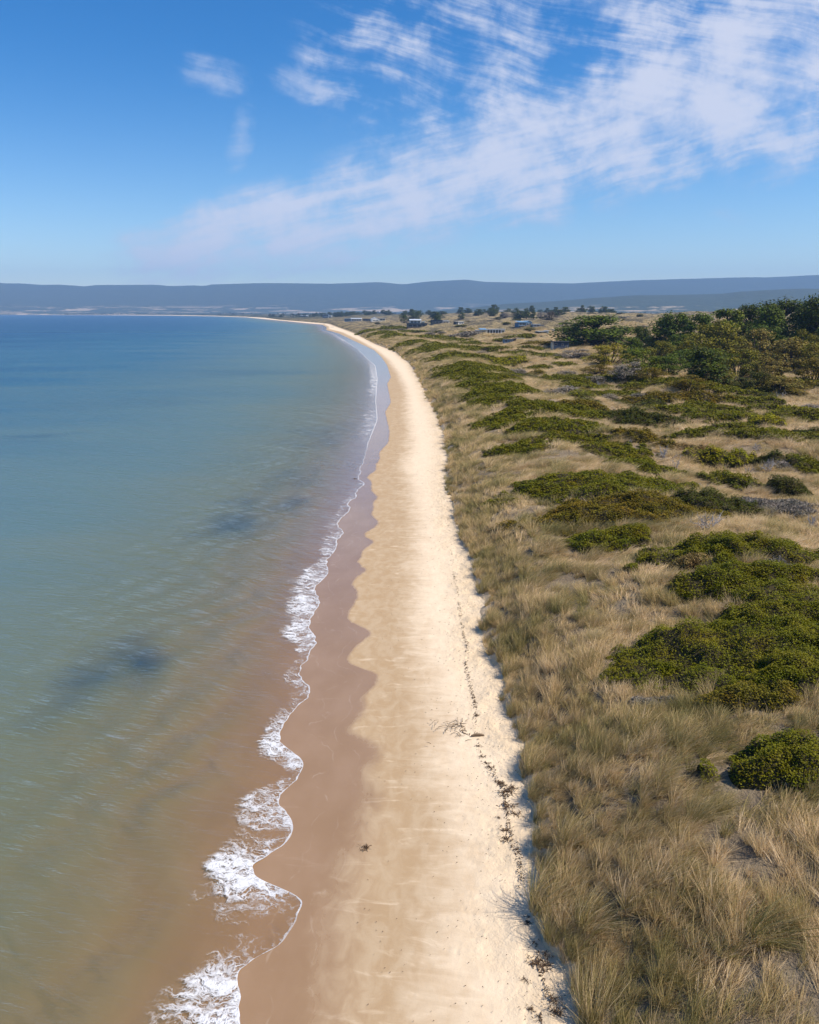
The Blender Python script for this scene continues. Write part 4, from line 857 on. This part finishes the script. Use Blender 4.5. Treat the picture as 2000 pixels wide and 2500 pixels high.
house(1243, 838, 23, 8, 0.1, [(-4, 4, 0, 5, 0, 3.2, 'blue', 'flat', 'timber', [('f', -3.2, -1, 1.2, 2.5), ('f', 0.6, 1.5, 0.1, 2.2), ('f', 2.2, 3.4, 1.2, 2.3)])], 'blue-grey cabin dug into a dune beside an open carport')
house(1268, 834, 27, 9, 0.05, [(-4.5, -2.2, 0.6, 4, 0, 2.3, 'dark', 'flat', 'timber', []), (-2.1, 4.5, 1.2, 4, 1.9, 2.3, 'timber', 'flat', 'cream', [])], 'open carport with a cream-edged flat roof', name='carport')
house(1372, 854, 40, 11, 0.12, [(-5.5, 5.5, 0, 5, 0, 5.2, 'navy', 'flat', 'dark', [('f', -4.6, -2.9, 2.8, 4.0), ('f', 0.4, 1.6, 2.6, 3.8), ('f', 3.0, 4.6, 0.4, 2.4)]), (-5.75, -5.52, -0.2, 5, 0, 5.0, 'cream', 'flat', 'dark', [])], 'dark navy two-level cabin in the shade of the lone pine')
house(862, 784, 42, 24, 0.05, [(-12, -3, 0, 8, 0, 3.4, 'blue', 'flat', 'iron', W2(3, -11.5, -3.5)), (-2.9, 12, 0.8, 9, 0, 3.0, 'white', 'mono', 'iron', W2(4, -2, 11.5, 0.8, 2.3))], 'pale house with blue seaward end and bright white roof')
house(896, 784.5, 21, 14, 0.0, [(-7, 7, 0, 7, 0, 3.4, 'navy', 'flat', 'dark', W2(3, -6.5, 6.5))], 'navy flat-roofed box house joined between white houses')
house(917, 784.5, 20, 13, 0.3, [(-6.5, 6.5, 0, 8, 0, 3.2, 'white', 'gable', 'iron', W2(2, -5, 5))], 'white gabled house beside the navy box house')
house(934, 784.5, 16, 10, 0.1, [(-4.5, 4.5, 0, 6, 0, 4.4, 'cream', 'flat', 'iron', W2(2, -4, 4, 1.6, 3.4))], 'tall cream cube house with white roof edge', deck=(4.6, 18, 2.2, 0.3))
house(799, 776.5, 22, 20, 0.0, [(-10, 2, 0, 9, 0, 8.2, 'blue', 'flat', 'iron', W2(4, -9.5, 1.5, 0.6, 3.6) + W2(4, -9.5, 1.5, 4.4, 7.4)), (2.1, 10, 1, 9, 0, 6.2, 'white', 'flat', 'iron', W2(2, 2.8, 9.5, 1, 3))], 'tall glass-fronted blue house with white wing near the beach')
house(742, 773.4, 20, 24, 0.0, [(-12, 12, 0, 9, 0, 3.2, 'grey', 'mono', 'iron', W2(5, -11.5, 11.5))], 'long house with wide white roof behind the far beach')
house(714, 773.4, 11, 14, 0.2, [(-7, 7, 0, 8, 0, 3.4, 'cream', 'gable', 'iron', W2(3, -6.5, 6.5))], 'small white-roofed house behind the far beach')

# ------------------------------------------------------------------ scattered shrubs on the back dunes
HOUSES = np.array([(o.location.x, o.location.y) for o in bpy.data.objects if o.get('category') == 'house'])
rg = np.random.default_rng(77)
KINDS = [(OLIVE, 'small olive-green shrub dotted on the grassy back dunes', 'olive shrubs on the back dunes'), (DARK, 'small dark evergreen shrub dotted on the grassy back dunes', 'dark shrubs on the back dunes'),
         (GREY, 'small grey-brown leafless bush on the back dunes', 'grey bushes on the back dunes'), (BROWN, 'small brown-green heath bush on the back dunes', 'brown bushes on the back dunes')]
cnt = 0
while cnt < 285:
    y = math.exp(rg.uniform(math.log(120), math.log(1250))); x = rg.uniform(-0.2, 0.57) * y
    s = x - float(x_foot(y))
    if s < 14 + 0.02 * y or in_shrub(np.array([x]), np.array([y]))[0]: continue
    if fbm(x / 45, y / 70, 303, 2) < 0.43: continue
    if np.min(np.hypot(HOUSES[:, 0] - x, (HOUSES[:, 1] - y) * 0.6)) < 11 or np.any((np.abs(HOUSES[:, 0] * y / HOUSES[:, 1] - x) < 7) & (y < HOUSES[:, 1]) & (y > HOUSES[:, 1] * 0.86)): continue
    r = rg.uniform(0.9, 2.6) * (1 + y / 420); k = int(rg.choice([0, 0, 0, 1, 1, 2, 2, 3]))
    h = rg.uniform(0.7, 1.4) * (1 + y / 700)
    colr, lab, grp = KINDS[k]; v = rg.uniform(0.75, 1.2)
    where = 'among the beach houses' if np.min(np.hypot(HOUSES[:, 0] - x, HOUSES[:, 1] - y)) < 90 else 'below the pine grove' if x > 0.22 * y and y < 260 else 'behind the pine grove' if x > 0.22 * y else 'beyond the last houses' if y > 800 else 'between the crest and the houses'
    lab = lab.replace('on the grassy back dunes', where).replace('on the back dunes', where); grp = grp.replace('on the back dunes', where)
    root = tag(obj('dune_shrub', None, loc=(x, y, float(ground(x, y)) - 0.08), rotz=rg.random() * 6.28), lab, 'shrub', grp)
    obj('foliage', SM[int(rg.integers(5))], root, scale=(r * rg.uniform(0.9, 1.5), r, h), color=tuple(c * v for c in colr))
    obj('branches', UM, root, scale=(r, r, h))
    cnt += 1
    if y < 500: SHRUBS.append((x, y, r, r, 1.0, 0.0))
# far trees that show as single dark dots along the plain
for i in range(130):
    px = rg.uniform(620, 1500); b = rg.uniform(765.5, 770) if px > 780 else rg.uniform(767.5, 770)
    if px < 800: b = min(b, float(np.interp(px, [600, 690, 800], [770, 772, 774])))
    dist = rg.uniform(1150, 2700) if px > 960 else rg.uniform(2300, 3300)
    x = pix_dir(px, b)[0] / pix_dir(px, b)[1] * dist
    if np.any((np.abs(HOUSES[:, 0] / HOUSES[:, 1] - x / dist) < 0.017) & (HOUSES[:, 1] > dist - 40)): continue
    if x < float(x_foot(dist)) + 50: continue
    z = float(ground(x, dist)); H = rg.uniform(9, 17); R = rg.uniform(6, 12); kk = ['pine', 'conifer', 'bush'][int(rg.integers(3))]
    root = tag(obj('plain_tree', None, loc=(x, dist, z - 0.3), rotz=rg.random() * 6.28), 'dark tree standing on the plain behind the dunes', 'tree', 'dark trees on the plain')
    cm, tm, w = TM[(kk, 0)]
    obj('crown', cm, root, scale=(R / w, R / w, H), color=PINE_D); obj('trunk', tm, root, scale=(R / w, R / w, H))
# a far wood that reads as one mass
Vs, Fs, n0 = [], [], 0
cmx = TM[('bush', 0)][0]; co = np.empty(len(cmx.vertices) * 3); cmx.vertices.foreach_get('co', co); co = co.reshape(-1, 3)
pick = (np.arange(len(co)) // 4) % 14 == 0; co = co[pick]; co = co.reshape(-1, 4, 3); cen = co.mean(1, keepdims=True); co = (cen + (co - cen) * 3.0).reshape(-1, 3)
for i in range(1500):
    y = rg.uniform(2300, 7000); x = rg.uniform(-0.62, 0.5) * y
    if y < 7100 and x < float(x_foot(y)) + 60: 
        y = rg.uniform(6950, 7300); x = rg.uniform(-0.6, -0.2) * y
    if fbm(x / 420, y / 500, 404, 3) < 0.5: continue
    Hh = rg.uniform(7, 15); R = rg.uniform(9, 22)
    Vs.append(co * np.array([R, R, Hh]) + np.array([x, y, max(float(ground(x, y)), 1.0) - 0.5])); n0 += 1
Vs = np.concatenate(Vs)
wood = obj('distant_woodland', mesh_np('distant_woodland', Vs, np.arange(len(Vs)).reshape(-1, 4), LEAF, dict(rnd=np.repeat(rg.random(len(Vs) // 4), 4)), smooth=False), color=(0.030, 0.042, 0.018))
tag(wood, 'dark band of distant woodland on the coastal plain', 'woodland', kind='stuff')

# ------------------------------------------------------------------ marram grass
def grass_material():
    mt, T = material('marram_grass')
    tint = T.attr('tint', 'INSTANCER'); r = T.attr('rnd')
    v = T.m('ADD', T.m('MULTIPLY', tint, 0.75), T.m('MULTIPLY', r, 0.42))
    c = T.ramp(v, [(0.02, (0.86, 0.68, 0.45)), (0.25, (0.74, 0.545, 0.31)), (0.50, (0.56, 0.405, 0.19)), (0.75, (0.37, 0.30, 0.110)), (1.0, (0.215, 0.195, 0.070))])
    bs = T.bsdf(c, 0.6, None, 0.2)
    tl = T.node('ShaderNodeBsdfTranslucent'); T.l.new(c, tl.inputs[0])
    surf(T, T.mixs(0.45, bs, tl.outputs[0])); return mt
GRASS = grass_material()
WIND = np.array([0.93, 0.35, 0.0])
def tuft(seed, blades, spread, L0, lean, droop, width=0.012, segs=3):
    rng = np.random.default_rng(seed); V, Q, R = [], [], []
    for b in range(blades):
        a = rng.random() * 6.28; rr = spread * math.sqrt(rng.random()); p = np.array([math.cos(a) * rr, math.sin(a) * rr, -0.06])
        out = np.array([math.cos(a), math.sin(a), 0]) * rng.uniform(0.0, 0.55) + rng.normal(size=3) * np.array([0.16, 0.16, 0])
        dr = np.array([0, 0, 1.0]) + out + WIND * lean * rng.uniform(0.3, 1.0); dr /= np.linalg.norm(dr)
        L = L0 * rng.uniform(0.55, 1.15); bend = WIND * droop * rng.uniform(0.4, 1.2) + out * 0.5 - np.array([0, 0, 1]) * droop * rng.uniform(0.4, 1.0)
        th = rng.random() * 6.28; side = np.cross(dr, [math.cos(th), math.sin(th), 0.2]); side /= np.linalg.norm(side)
        w = width * rng.uniform(0.7, 1.3); rv = rng.random(); base = len(V)
        for s in range(segs + 1):
            t = s / segs; q = p + L * (dr * t + bend * 0.55 * t * t); q[2] = max(q[2], 0.02 * t + (-0.06 if t == 0 else 0))
            ww = w * (1 - 0.85 * t * t) * 0.5
            V += [q - side * ww, q + side * ww]; R += [rv, rv]
        for s in range(segs): k = base + 2 * s; Q.append((k, k + 1, k + 3, k + 2))
    return mesh_np('grass_blades', np.array(V), np.array(Q), GRASS, dict(rnd=R), smooth=False)
TUFTS = [tuft(300 + k, 62, 0.34, 0.95, 0.75, 0.75, 0.018) for k in range(4)] + [tuft(320 + k, 62, 0.36, 0.85, 1.3, 0.55, 0.018) for k in range(3)] + [tuft(340 + k, 90, 0.17, 1.1, 0.30, 0.75, 0.017) for k in range(3)]
lib = bpy.data.collections.new('grass_library')
for k, me in enumerate(TUFTS):
    o = bpy.data.objects.new('grass_blades_%02d' % k, me); lib.objects.link(o)
def scatter(name, pts, rot, sca, idx, tint, label):
    me = bpy.data.meshes.new(name); me.vertices.add(len(pts)); me.vertices.foreach_set('co', pts.astype(np.float32).ravel())
    for nm, typ, arr in (('rot', 'FLOAT_VECTOR', rot), ('sca', 'FLOAT_VECTOR', sca)):
        a = me.attributes.new(nm, typ, 'POINT'); a.data.foreach_set('vector', arr.astype(np.float32).ravel())
    a = me.attributes.new('idx', 'INT', 'POINT'); a.data.foreach_set('value', idx.astype(np.int32))
    a = me.attributes.new('tint', 'FLOAT', 'POINT'); a.data.foreach_set('value', tint.astype(np.float32))
    o = obj(name, me)
    ng = bpy.data.node_groups.new(name + '_nodes', 'GeometryNodeTree')
    ng.interface.new_socket('Geometry', in_out='INPUT', socket_type='NodeSocketGeometry'); ng.interface.new_socket('Geometry', in_out='OUTPUT', socket_type='NodeSocketGeometry')
    N, Lk = ng.nodes, ng.links
    gi, go = N.new('NodeGroupInput'), N.new('NodeGroupOutput')
    ci = N.new('GeometryNodeCollectionInfo'); ci.inputs['Collection'].default_value = lib; ci.inputs['Separate Children'].default_value = True; ci.inputs['Reset Children'].default_value = True
    ip = N.new('GeometryNodeInstanceOnPoints'); ip.inputs['Pick Instance'].default_value = True
    def named(nm, typ):
        nd = N.new('GeometryNodeInputNamedAttribute'); nd.data_type = typ; nd.inputs['Name'].default_value = nm
        return nd.outputs['Attribute']
    er = N.new('FunctionNodeEulerToRotation')
    Lk.new(gi.outputs[0], ip.inputs['Points']); Lk.new(ci.outputs[0], ip.inputs['Instance']); Lk.new(named('idx', 'INT'), ip.inputs['Instance Index'])
    Lk.new(named('rot', 'FLOAT_VECTOR'), er.inputs[0]); Lk.new(er.outputs[0], ip.inputs['Rotation']); Lk.new(named('sca', 'FLOAT_VECTOR'), ip.inputs['Scale'])
    Lk.new(ip.outputs[0], go.inputs[0])
    md = o.modifiers.new('grass', 'NODES'); md.node_group = ng
    tag(o, label, 'grass', kind='stuff'); return o
def grass_points():
    rg = np.random.default_rng(5); XS, YSS = [], []
    edges = np.concatenate([np.arange(9, 60, 3.0), np.geomspace(60, 640, 45)])
    for y0, y1 in zip(edges[:-1], edges[1:]):
        ym = (y0 + y1) / 2; dd = math.hypot(ym, 16)
        den = 12 * min(1.0, (34 / dd)) ** 1.55
        x0 = float(x_foot(ym)) - 1; x1 = 0.60 * ym + 9
        if x1 <= x0: continue
        n = int((x1 - x0) * (y1 - y0) * den)
        XS.append(rg.uniform(x0, x1, n)); YSS.append(rg.uniform(y0, y1, n))
    x, y = np.concatenate(XS), np.concatenate(YSS)
    s = x - x_foot(y); hs_ = np.random.default_rng(6).random(len(x))
    keep = (s > -0.1 + 0.45 * hs_ * (fbm(y / 2.5, 0.5, 555, 2) > 0.4)) & ~in_shrub(x, y)
    bare = fbm(x / 5.5, y / 7, 505, 3); keep &= ~((bare < 0.31) & (s > 4) & (hs_ < 0.7))
    x, y, s, hs_ = x[keep], y[keep], s[keep], hs_[keep]
    dd = np.hypot(y, 16); grow = np.clip((dd / 34), 1, 12) ** 0.62
    n = len(x); r1, r2, r3 = rg.random(n), rg.random(n), rg.random(n)
    z = ground(x, y)
    rot = np.stack([rg.normal(0, 0.12, n), rg.normal(0, 0.12, n), (r1 - 0.5) * 1.5 + (fbm(x / 6, y / 6, 515, 2) - 0.5) * 2.4], -1)
    up = (s < 3.0) & (r2 < 0.7) | (fbm(x / 2.0, y / 2.0, 525, 2) > 0.57)
    idx = np.where(up, 7 + (r3 * 3).astype(int), (r3 * 7).astype(int)); idx = np.clip(idx, 0, 9)
    size = (0.56 + 0.42 * r1) * (0.85 + 0.5 * (fbm(x / 3, y / 3, 535, 2) - 0.3)) * np.where(s < 1.5, 0.9, 1.0)
    sca = np.stack([size * grow, size * grow, size * (0.8 + 0.2 * grow) * np.where(up, 1.1, 0.72)], -1)
    tint = 0.30 + (fbm(x / 3.0, y / 4.0, 545, 3) - 0.5) * 0.85 + (r2 - 0.5) * 0.75 + np.where(up, 0.12, 0) + 0.10 * (1 - sstep(s, 3, 16)) - 0.12 * sstep(s, 14, 40)
    return np.stack([x, y, z], -1), rot, sca, idx, np.clip(tint, 0, 1)
gp = grass_points()
print('grass tufts', len(gp[0]))
scatter('marram_grass', *gp, 'windswept straw and olive marram grass covering the dunes')

# ------------------------------------------------------------------ single big tussocks along the dune edge
TUSS = [tuft(400 + k, 420, 0.34, 1.15, 0.35, 0.85, 0.012, 4) for k in range(3)]
def tussock_material():
    mt, T = material('tussock_grass')
    oi = T.node('ShaderNodeObjectInfo'); r = T.attr('rnd')
    v = T.m('ADD', T.m('MULTIPLY', oi.outputs['Random'], 0.3), T.m('MULTIPLY', r, 0.75))
    c = T.ramp(v, [(0.05, (0.70, 0.54, 0.32)), (0.35, (0.52, 0.385, 0.18)), (0.65, (0.33, 0.265, 0.095)), (1.0, (0.17, 0.16, 0.05))])
    tl = T.node('ShaderNodeBsdfTranslucent'); T.l.new(c, tl.inputs[0])
    surf(T, T.mixs(0.35, T.bsdf(c, 0.6, None, 0.2), tl.outputs[0])); return mt
TUSM = tussock_material()
for me in TUSS: me.materials.clear(); me.materials.append(TUSM)
def tussock(px, py, hw, label, k):
    p = hit(px, py); R = hw / F * math.hypot(p[1], 16)
    sc = R / 0.85
    o = obj('grass_tussock', TUSS[k % 3], loc=p, rotz=rnd.uniform(-0.7, 0.7), scale=(sc, sc, sc * 1.1))
    return tag(o, label, 'grass', 'large grass tussocks along the dune edge')
LT = 'large straw-coloured grass tussock leaning over the sandy dune edge'
for i, (px, py, hw, lab) in enumerate([(1392, 2060, 75, 'upright pale tussock with dark hollow behind it at the dune edge'), (1330, 2215, 90, 'wide blond tussock spilling onto the sand at the bulge of the dune edge'),
    (1440, 2260, 80, 'green-tinged tussock just inside the blond spilling tussock'), (1450, 2480, 85, LT), (1310, 1945, 50, LT), (1284, 1800, 45, LT), (1262, 1700, 36, LT), (1240, 1648, 34, LT), (1330, 1990, 45, LT),
    (1222, 1600, 30, LT), (1205, 1520, 30, LT), (1190, 1440, 25, LT), (1405, 2330, 60, LT), (1352, 2290, 55, LT), (1425, 2420, 70, LT), (1345, 2130, 60, LT), (1318, 2060, 45, LT), (1300, 1880, 45, LT), (1250, 1745, 34, LT), (1175, 1390, 24, LT), (1158, 1340, 22, LT), (1140, 1290, 20, LT), (1700, 2000, 60, 'tall green tussock alone in flattened grass'), (1860, 2290, 85, 'broad olive tussock in the flattened grass of the dune top'), (1760, 1560 + 420, 40, 'small green tussock beside the tall green one'), (1450, 1570, 38, 'olive tussock alone on the seaward dune slope')]):
    tussock(px, py, hw, lab, i)

# ------------------------------------------------------------------ dead grey branches
def dead_bush_mesh(seed, n=9, levels=3):
    rng = np.random.default_rng(seed); s = Soup()
    def grow(p, d, L, r, lev):
        pts = [p]; dd = d
        for k in range(3):
            dd = dd + rng.normal(size=3) * 0.22; dd[2] += 0.05; dd /= np.linalg.norm(dd); pts.append(pts[-1] + dd * L / 3)
        s.add(*tube(pts, [r, r * 0.85, r * 0.7, r * 0.5], 5))
        if lev > 0:
            for k in range(int(rng.integers(2, 5))):
                q = pts[int(rng.integers(1, 4))]; nd = dd + rng.normal(size=3) * 0.6; nd /= np.linalg.norm(nd)
                grow(q, nd, L * rng.uniform(0.45, 0.75), r * 0.55, lev - 1)
    for k in range(n):
        a = rng.random() * 6.28; d = np.array([math.cos(a) * 0.8, math.sin(a) * 0.8, rng.uniform(0.4, 1.2)]); d /= np.linalg.norm(d)
        grow(np.array([math.cos(a) * 0.05, math.sin(a) * 0.05, -0.08]), d, rng.uniform(0.35, 0.6), 0.022, levels)
    return s.mesh('branches', DEADWOOD, True)
DB = [dead_bush_mesh(600, 7, 3), dead_bush_mesh(601, 4, 3), dead_bush_mesh(602, 9, 3)]
for i, (px, py, hpx, lab) in enumerate([(1728, 1292, 62, 'pale forked dead bush rising behind the long dark-topped shrub mat'), (1655, 1150, 46, 'grey leaning dead branch on pale grass above the wide mats'), (1622, 1120, 36, 'thin dark dead stem standing alone in pale grass'),
    (1873, 1150, 42, 'spreading silver dead branches in front of a dark shrub'), (1822, 1160, 38, 'grey dead bush between the yellow-green shrub and the silver branches'), (1838, 1238, 26, 'small bent dead branch in the grey scrub patch'), (1718, 1195, 22, 'low curled dead branches below the yellow-green shrub'),
    (1765, 1148, 24, 'dead branches poking from the foot of the yellow-green shrub'), (1985, 1290, 40, 'dark tangle of dead branches in dry grass beside the mats'), (1850, 1098, 22, 'pale dead twigs on the grass above the dark shrub'), (1540, 1085, 20, 'low grey dead bush beside the sandy hollow'),
    (1465, 945, 20, 'white forked dead bush below the grove'), (1765, 938, 26, 'white dead branches at the front of the grove'), (1905, 975, 30, 'arched pale dead limb among olive shrubs')]):
    p = hit(px, py); h = hpx / F * math.hypot(p[1], 16)
    root = obj('dead_bush', DB[i % 3], loc=p, rotz=rnd.random() * 6.28, scale=(h * 1.05, h * 1.05, h * 1.25)); tag(root, lab, 'dead bush', 'dead grey bushes')

# ------------------------------------------------------------------ seaweed and debris on the sand
def weed_mesh(seed, n=34):
    rng = np.random.default_rng(seed); V, Q = [], []
    for k in range(n):
        a = rng.random() * 6.28; p = np.array([rng.normal(0, 0.24), rng.normal(0, 0.14), 0.02]); b = len(V); w = rng.uniform(0.010, 0.028); L = rng.uniform(0.15, 0.5)
        for j in range(4):
            V += [p + np.array([-math.sin(a) * w, math.cos(a) * w, rng.uniform(0, 0.05)]), p + np.array([math.sin(a) * w, -math.cos(a) * w, rng.uniform(0.0, 0.06)])]
            p = p + np.array([math.cos(a), math.sin(a), 0]) * L / 3; p[2] = abs(rng.normal(0.02, 0.03)); a += rng.normal(0, 0.5)
        for j in range(3): Q.append((b + 2 * j, b + 2 * j + 1, b + 2 * j + 3, b + 2 * j + 2))
    return mesh_np('seaweed', np.array(V), np.array(Q), WRACK, smooth=False)
WM = [weed_mesh(700 + k) for k in range(5)]
LW = 'clump of dried brown seaweed on the upper beach below the dune grass'
z8 = lambda x, y: (1200 + x / 2.156, 1900 + y / 2.156)
z7 = lambda x, y: (1100 + x / 1.9167, 1300 + y / 1.9167)
for i, (q, w) in enumerate([(z8(52, 28), 12), (z8(90, 75), 16), (z8(92, 150), 18), (z8(125, 190), 13), (z8(45, 212), 8), (z8(72, 275), 14), (z8(75, 320), 13), (z8(145, 368), 9), (z8(205, 772), 15), (z8(208, 826), 12), (z8(230, 975), 18), (z8(290, 985), 15), (z8(290, 935), 11),
    (z8(180, 1065), 10), (z8(335, 1170), 15), (z8(205, 1215), 10), (z8(345, 1235), 17), (z8(270, 1275), 14), (z7(185, 1100), 10), (z7(235, 1175), 9), (z7(285, 1195), 13), (z7(255, 1221), 15), (z7(172, 1082), 8), (z7(148, 1050), 8), (z7(132, 1000), 7), (z7(122, 855), 7)]):
    p = hit(*q); sc = w / F * math.hypot(p[1], 20) / 0.5
    tag(obj('seaweed_clump', WM[i % 5], loc=p, rotz=rnd.uniform(-0.5, 0.5), scale=(sc, sc, sc)), LW, 'seaweed', 'dried seaweed clumps on the upper beach')
p = hit(893, 2070); tag(obj('seaweed_clump', WM[1], loc=p, rotz=-0.3, scale=(0.42, 0.42, 0.6)), 'dark seaweed scrap lying alone on the damp tan sand', 'seaweed')
p = hit(867, 1169); tag(obj('seaweed_clump', WM[2], loc=p, rotz=0.1, scale=(0.5, 0.5, 0.7)), 'dark seaweed scrap at the water edge beside a scallop of wet sand', 'seaweed')
lg = hit(1166, 1797)
tag(obj('driftwood_log', mesh_np('driftwood_log', *tube([(-0.3, 0, 0.03), (-0.1, 0.02, 0.06), (0.12, 0, 0.06), (0.32, -0.03, 0.03)], [0.04, 0.07, 0.065, 0.03], 8), CHIP), loc=lg, rotz=0.1), 'short brown driftwood log on the line of seaweed', 'driftwood')
tw = Soup(); rt = np.random.default_rng(9)
for k in range(60):
    c = np.array([rt.normal(0, 0.55), rt.normal(0, 0.45), 0.03]); a = rt.normal(0.8, 0.9); L = rt.uniform(0.15, 0.5)
    dv = np.array([math.cos(a), math.sin(a), 0]) * L
    tw.add(*tube([c - dv / 2, c + np.array([0, 0, rt.uniform(0, 0.08)]), c + dv / 2], [0.012, 0.011, 0.005], 4))
tag(obj('twig_pile', tw.mesh('twig_pile', CHIP, True), loc=hit(1120, 1780)), 'loose scatter of bare brown twigs on the pale dry sand', 'twigs')
# wrack line and specks: too many and too small to count
line = [(1092, 1225), (1096, 1290), (1101, 1340), (1108, 1400), (1118, 1440), (1124, 1500), (1131, 1540), (1140, 1580), (1136, 1620), (1145, 1660), (1155, 1700), (1162, 1730), (1163, 1790), (1172, 1835), (1188, 1870), (1212, 1900), (1235, 1940), (1240, 2000), (1252, 2060), (1268, 2100), (1275, 2160), (1290, 2250), (1315, 2330), (1330, 2400), (1350, 2480)]
Vd, Qd = [], []
lw = np.array([hit(*q)[:2] for q in line])
def chip(x, y, L, w, a):
    z = float(ground(x, y)) + 0.012; b = len(Vd); cx, sx = math.cos(a), math.sin(a)
    for dx, dy, dz in ((-L, -w, 0), (L, -w * 0.6, 0.015), (L * 0.9, w, 0), (-L * 0.8, w * 0.7, 0.03)): Vd.append((x + dx * cx - dy * sx, y + dx * sx + dy * cx, z + dz + 0.01))
    Qd.append((b, b + 1, b + 2, b + 3))
for k in range(1100):
    j = rt.integers(len(lw) - 1); t = rt.random(); q = lw[j] * (1 - t) + lw[j + 1] * t
    if fbm(q[1] / 1.3, 0.3, 808, 2) < 0.47 and rt.random() < 0.85: continue
    chip(q[0] + rt.normal(0, 0.05 + q[1] * 0.0004), q[1] + rt.normal(0, 0.2), rt.uniform(0.015, 0.05) * (1 + q[1] / 120), rt.uniform(0.006, 0.016) * (1 + q[1] / 120), rt.normal(0.9, 0.8))
for k in range(1100):
    y = math.exp(rt.uniform(math.log(15), math.log(160))); xf, xq = float(x_foot(y)), float(ext(cDry, y))
    x = xf - abs(rt.normal(0, 1)) * (xf - xq) * 0.45
    if x < xq - 1.5: continue
    chip(x, y, rt.uniform(0.006, 0.03) * (1 + y / 110), rt.uniform(0.003, 0.006) * (1 + y / 110), rt.normal(0.1, 0.6))
for k in range(120):
    y = math.exp(rt.uniform(math.log(15), math.log(90))); xq = float(ext(cDry, y)); xa = float(ext(cWet, y))
    chip(rt.uniform(xa, xq), y, rt.uniform(0.012, 0.03), rt.uniform(0.005, 0.012), rt.random() * 3)
tag(obj('wrack_line', mesh_np('wrack_line', np.array(Vd), np.array(Qd), WRACK, smooth=False)), 'thin dark line of seaweed scraps along the upper beach', 'seaweed', kind='stuff')

# ------------------------------------------------------------------ people far along the beach
SKIN_M = {k: plain('person_' + k, c, 0.8, 0.2, 0.1) for k, c in dict(dark=(0.03, 0.035, 0.05), blue=(0.06, 0.10, 0.20), tan=(0.30, 0.20, 0.12)).items()}
HAIR = plain('hair', (0.03, 0.02, 0.015))
def person(px, py, mat, label, stride):
    p = hit(px, py); me = bpy.data.meshes.new('person')
    J = {'pelvis': (0, 0, 0.95, 0.15, 0.11), 'chest': (0, 0, 1.3, 0.17, 0.12), 'neck': (0, 0, 1.48, 0.06, 0.06), 'head': (0, -0.02, 1.60, 0.085, 0.10), 'crown': (0, -0.01, 1.70, 0.07, 0.075)}
    E = [('pelvis', 'chest'), ('chest', 'neck'), ('neck', 'head'), ('head', 'crown')]
    for sg, n in ((-1, 'l'), (1, 'r')):
        f = stride * sg
        J.update({n + 'hip': (0.09 * sg, 0, 0.9, 0.09, 0.09), n + 'knee': (0.1 * sg, -0.12 * f - 0.03, 0.5, 0.065, 0.065), n + 'ankle': (0.1 * sg, -0.25 * f + 0.03, 0.09, 0.045, 0.045), n + 'toe': (0.11 * sg, -0.25 * f - 0.13, 0.04, 0.04, 0.035),
                  n + 'sh': (0.19 * sg, 0, 1.41, 0.065, 0.065), n + 'el': (0.25 * sg, 0.12 * f, 1.12, 0.05, 0.05), n + 'wr': (0.26 * sg, 0.15 * f - 0.1, 0.87, 0.035, 0.035), n + 'hand': (0.26 * sg, 0.16 * f - 0.14, 0.78, 0.03, 0.04)})
        E += [('pelvis', n + 'hip'), (n + 'hip', n + 'knee'), (n + 'knee', n + 'ankle'), (n + 'ankle', n + 'toe'), ('chest', n + 'sh'), (n + 'sh', n + 'el'), (n + 'el', n + 'wr'), (n + 'wr', n + 'hand')]
    ks = list(J); me.from_pydata([J[k][:3] for k in ks], [(ks.index(a), ks.index(b)) for a, b in E], [])
    o = obj('person', me, loc=p, rotz=rnd.uniform(-0.6, 0.6)); me.materials.append(SKIN_M[mat])
    md = o.modifiers.new('skin', 'SKIN')
    for i, k in enumerate(ks):
        sv = me.skin_vertices[0].data[i]; sv.radius = J[k][3:]; sv.use_root = (k == 'pelvis')
    sb = o.modifiers.new('sub', 'SUBSURF'); sb.levels = 1; sb.render_levels = 2
    hv = np.array([(math.cos(a) * math.cos(b) * 0.098, math.sin(a) * math.cos(b) * 0.11, 1.63 + math.sin(b) * 0.13) for b in np.linspace(0.0, 1.5, 5) for a in np.linspace(0, 6.283, 11)])
    obj('hair', mesh_np('hair', hv, grid_faces(5, 11), HAIR), o)
    tag(o, label, 'person', 'walkers on the far beach')
person(808.5, 800.5, 'dark', 'person in dark clothes walking on the far bend of the beach, beside another', 0.8)
person(813.5, 800.3, 'blue', 'person in blue walking beside another on the far bend of the beach', -0.7)
person(791.5, 792.6, 'tan', 'person in tan walking alone farther along the beach', 0.6)

# ------------------------------------------------------------------ haze: pale sea air round the whole scene
hz = Soup(); hz.box(-12900, 12900, -90, 12600, -9.5, 660)
mt, T = material('sea_haze')
pv = T.node('ShaderNodeVolumePrincipled'); pv.inputs['Color'].default_value = (0.36, 0.60, 1.0, 1); pv.inputs['Density'].default_value = 0.82e-4
T.l.new(pv.outputs[0], T.out.inputs['Volume'])
ho = obj('haze', hz.mesh('haze', mt)); tag(ho, 'pale blue sea haze over the bay', 'haze', kind='stuff')
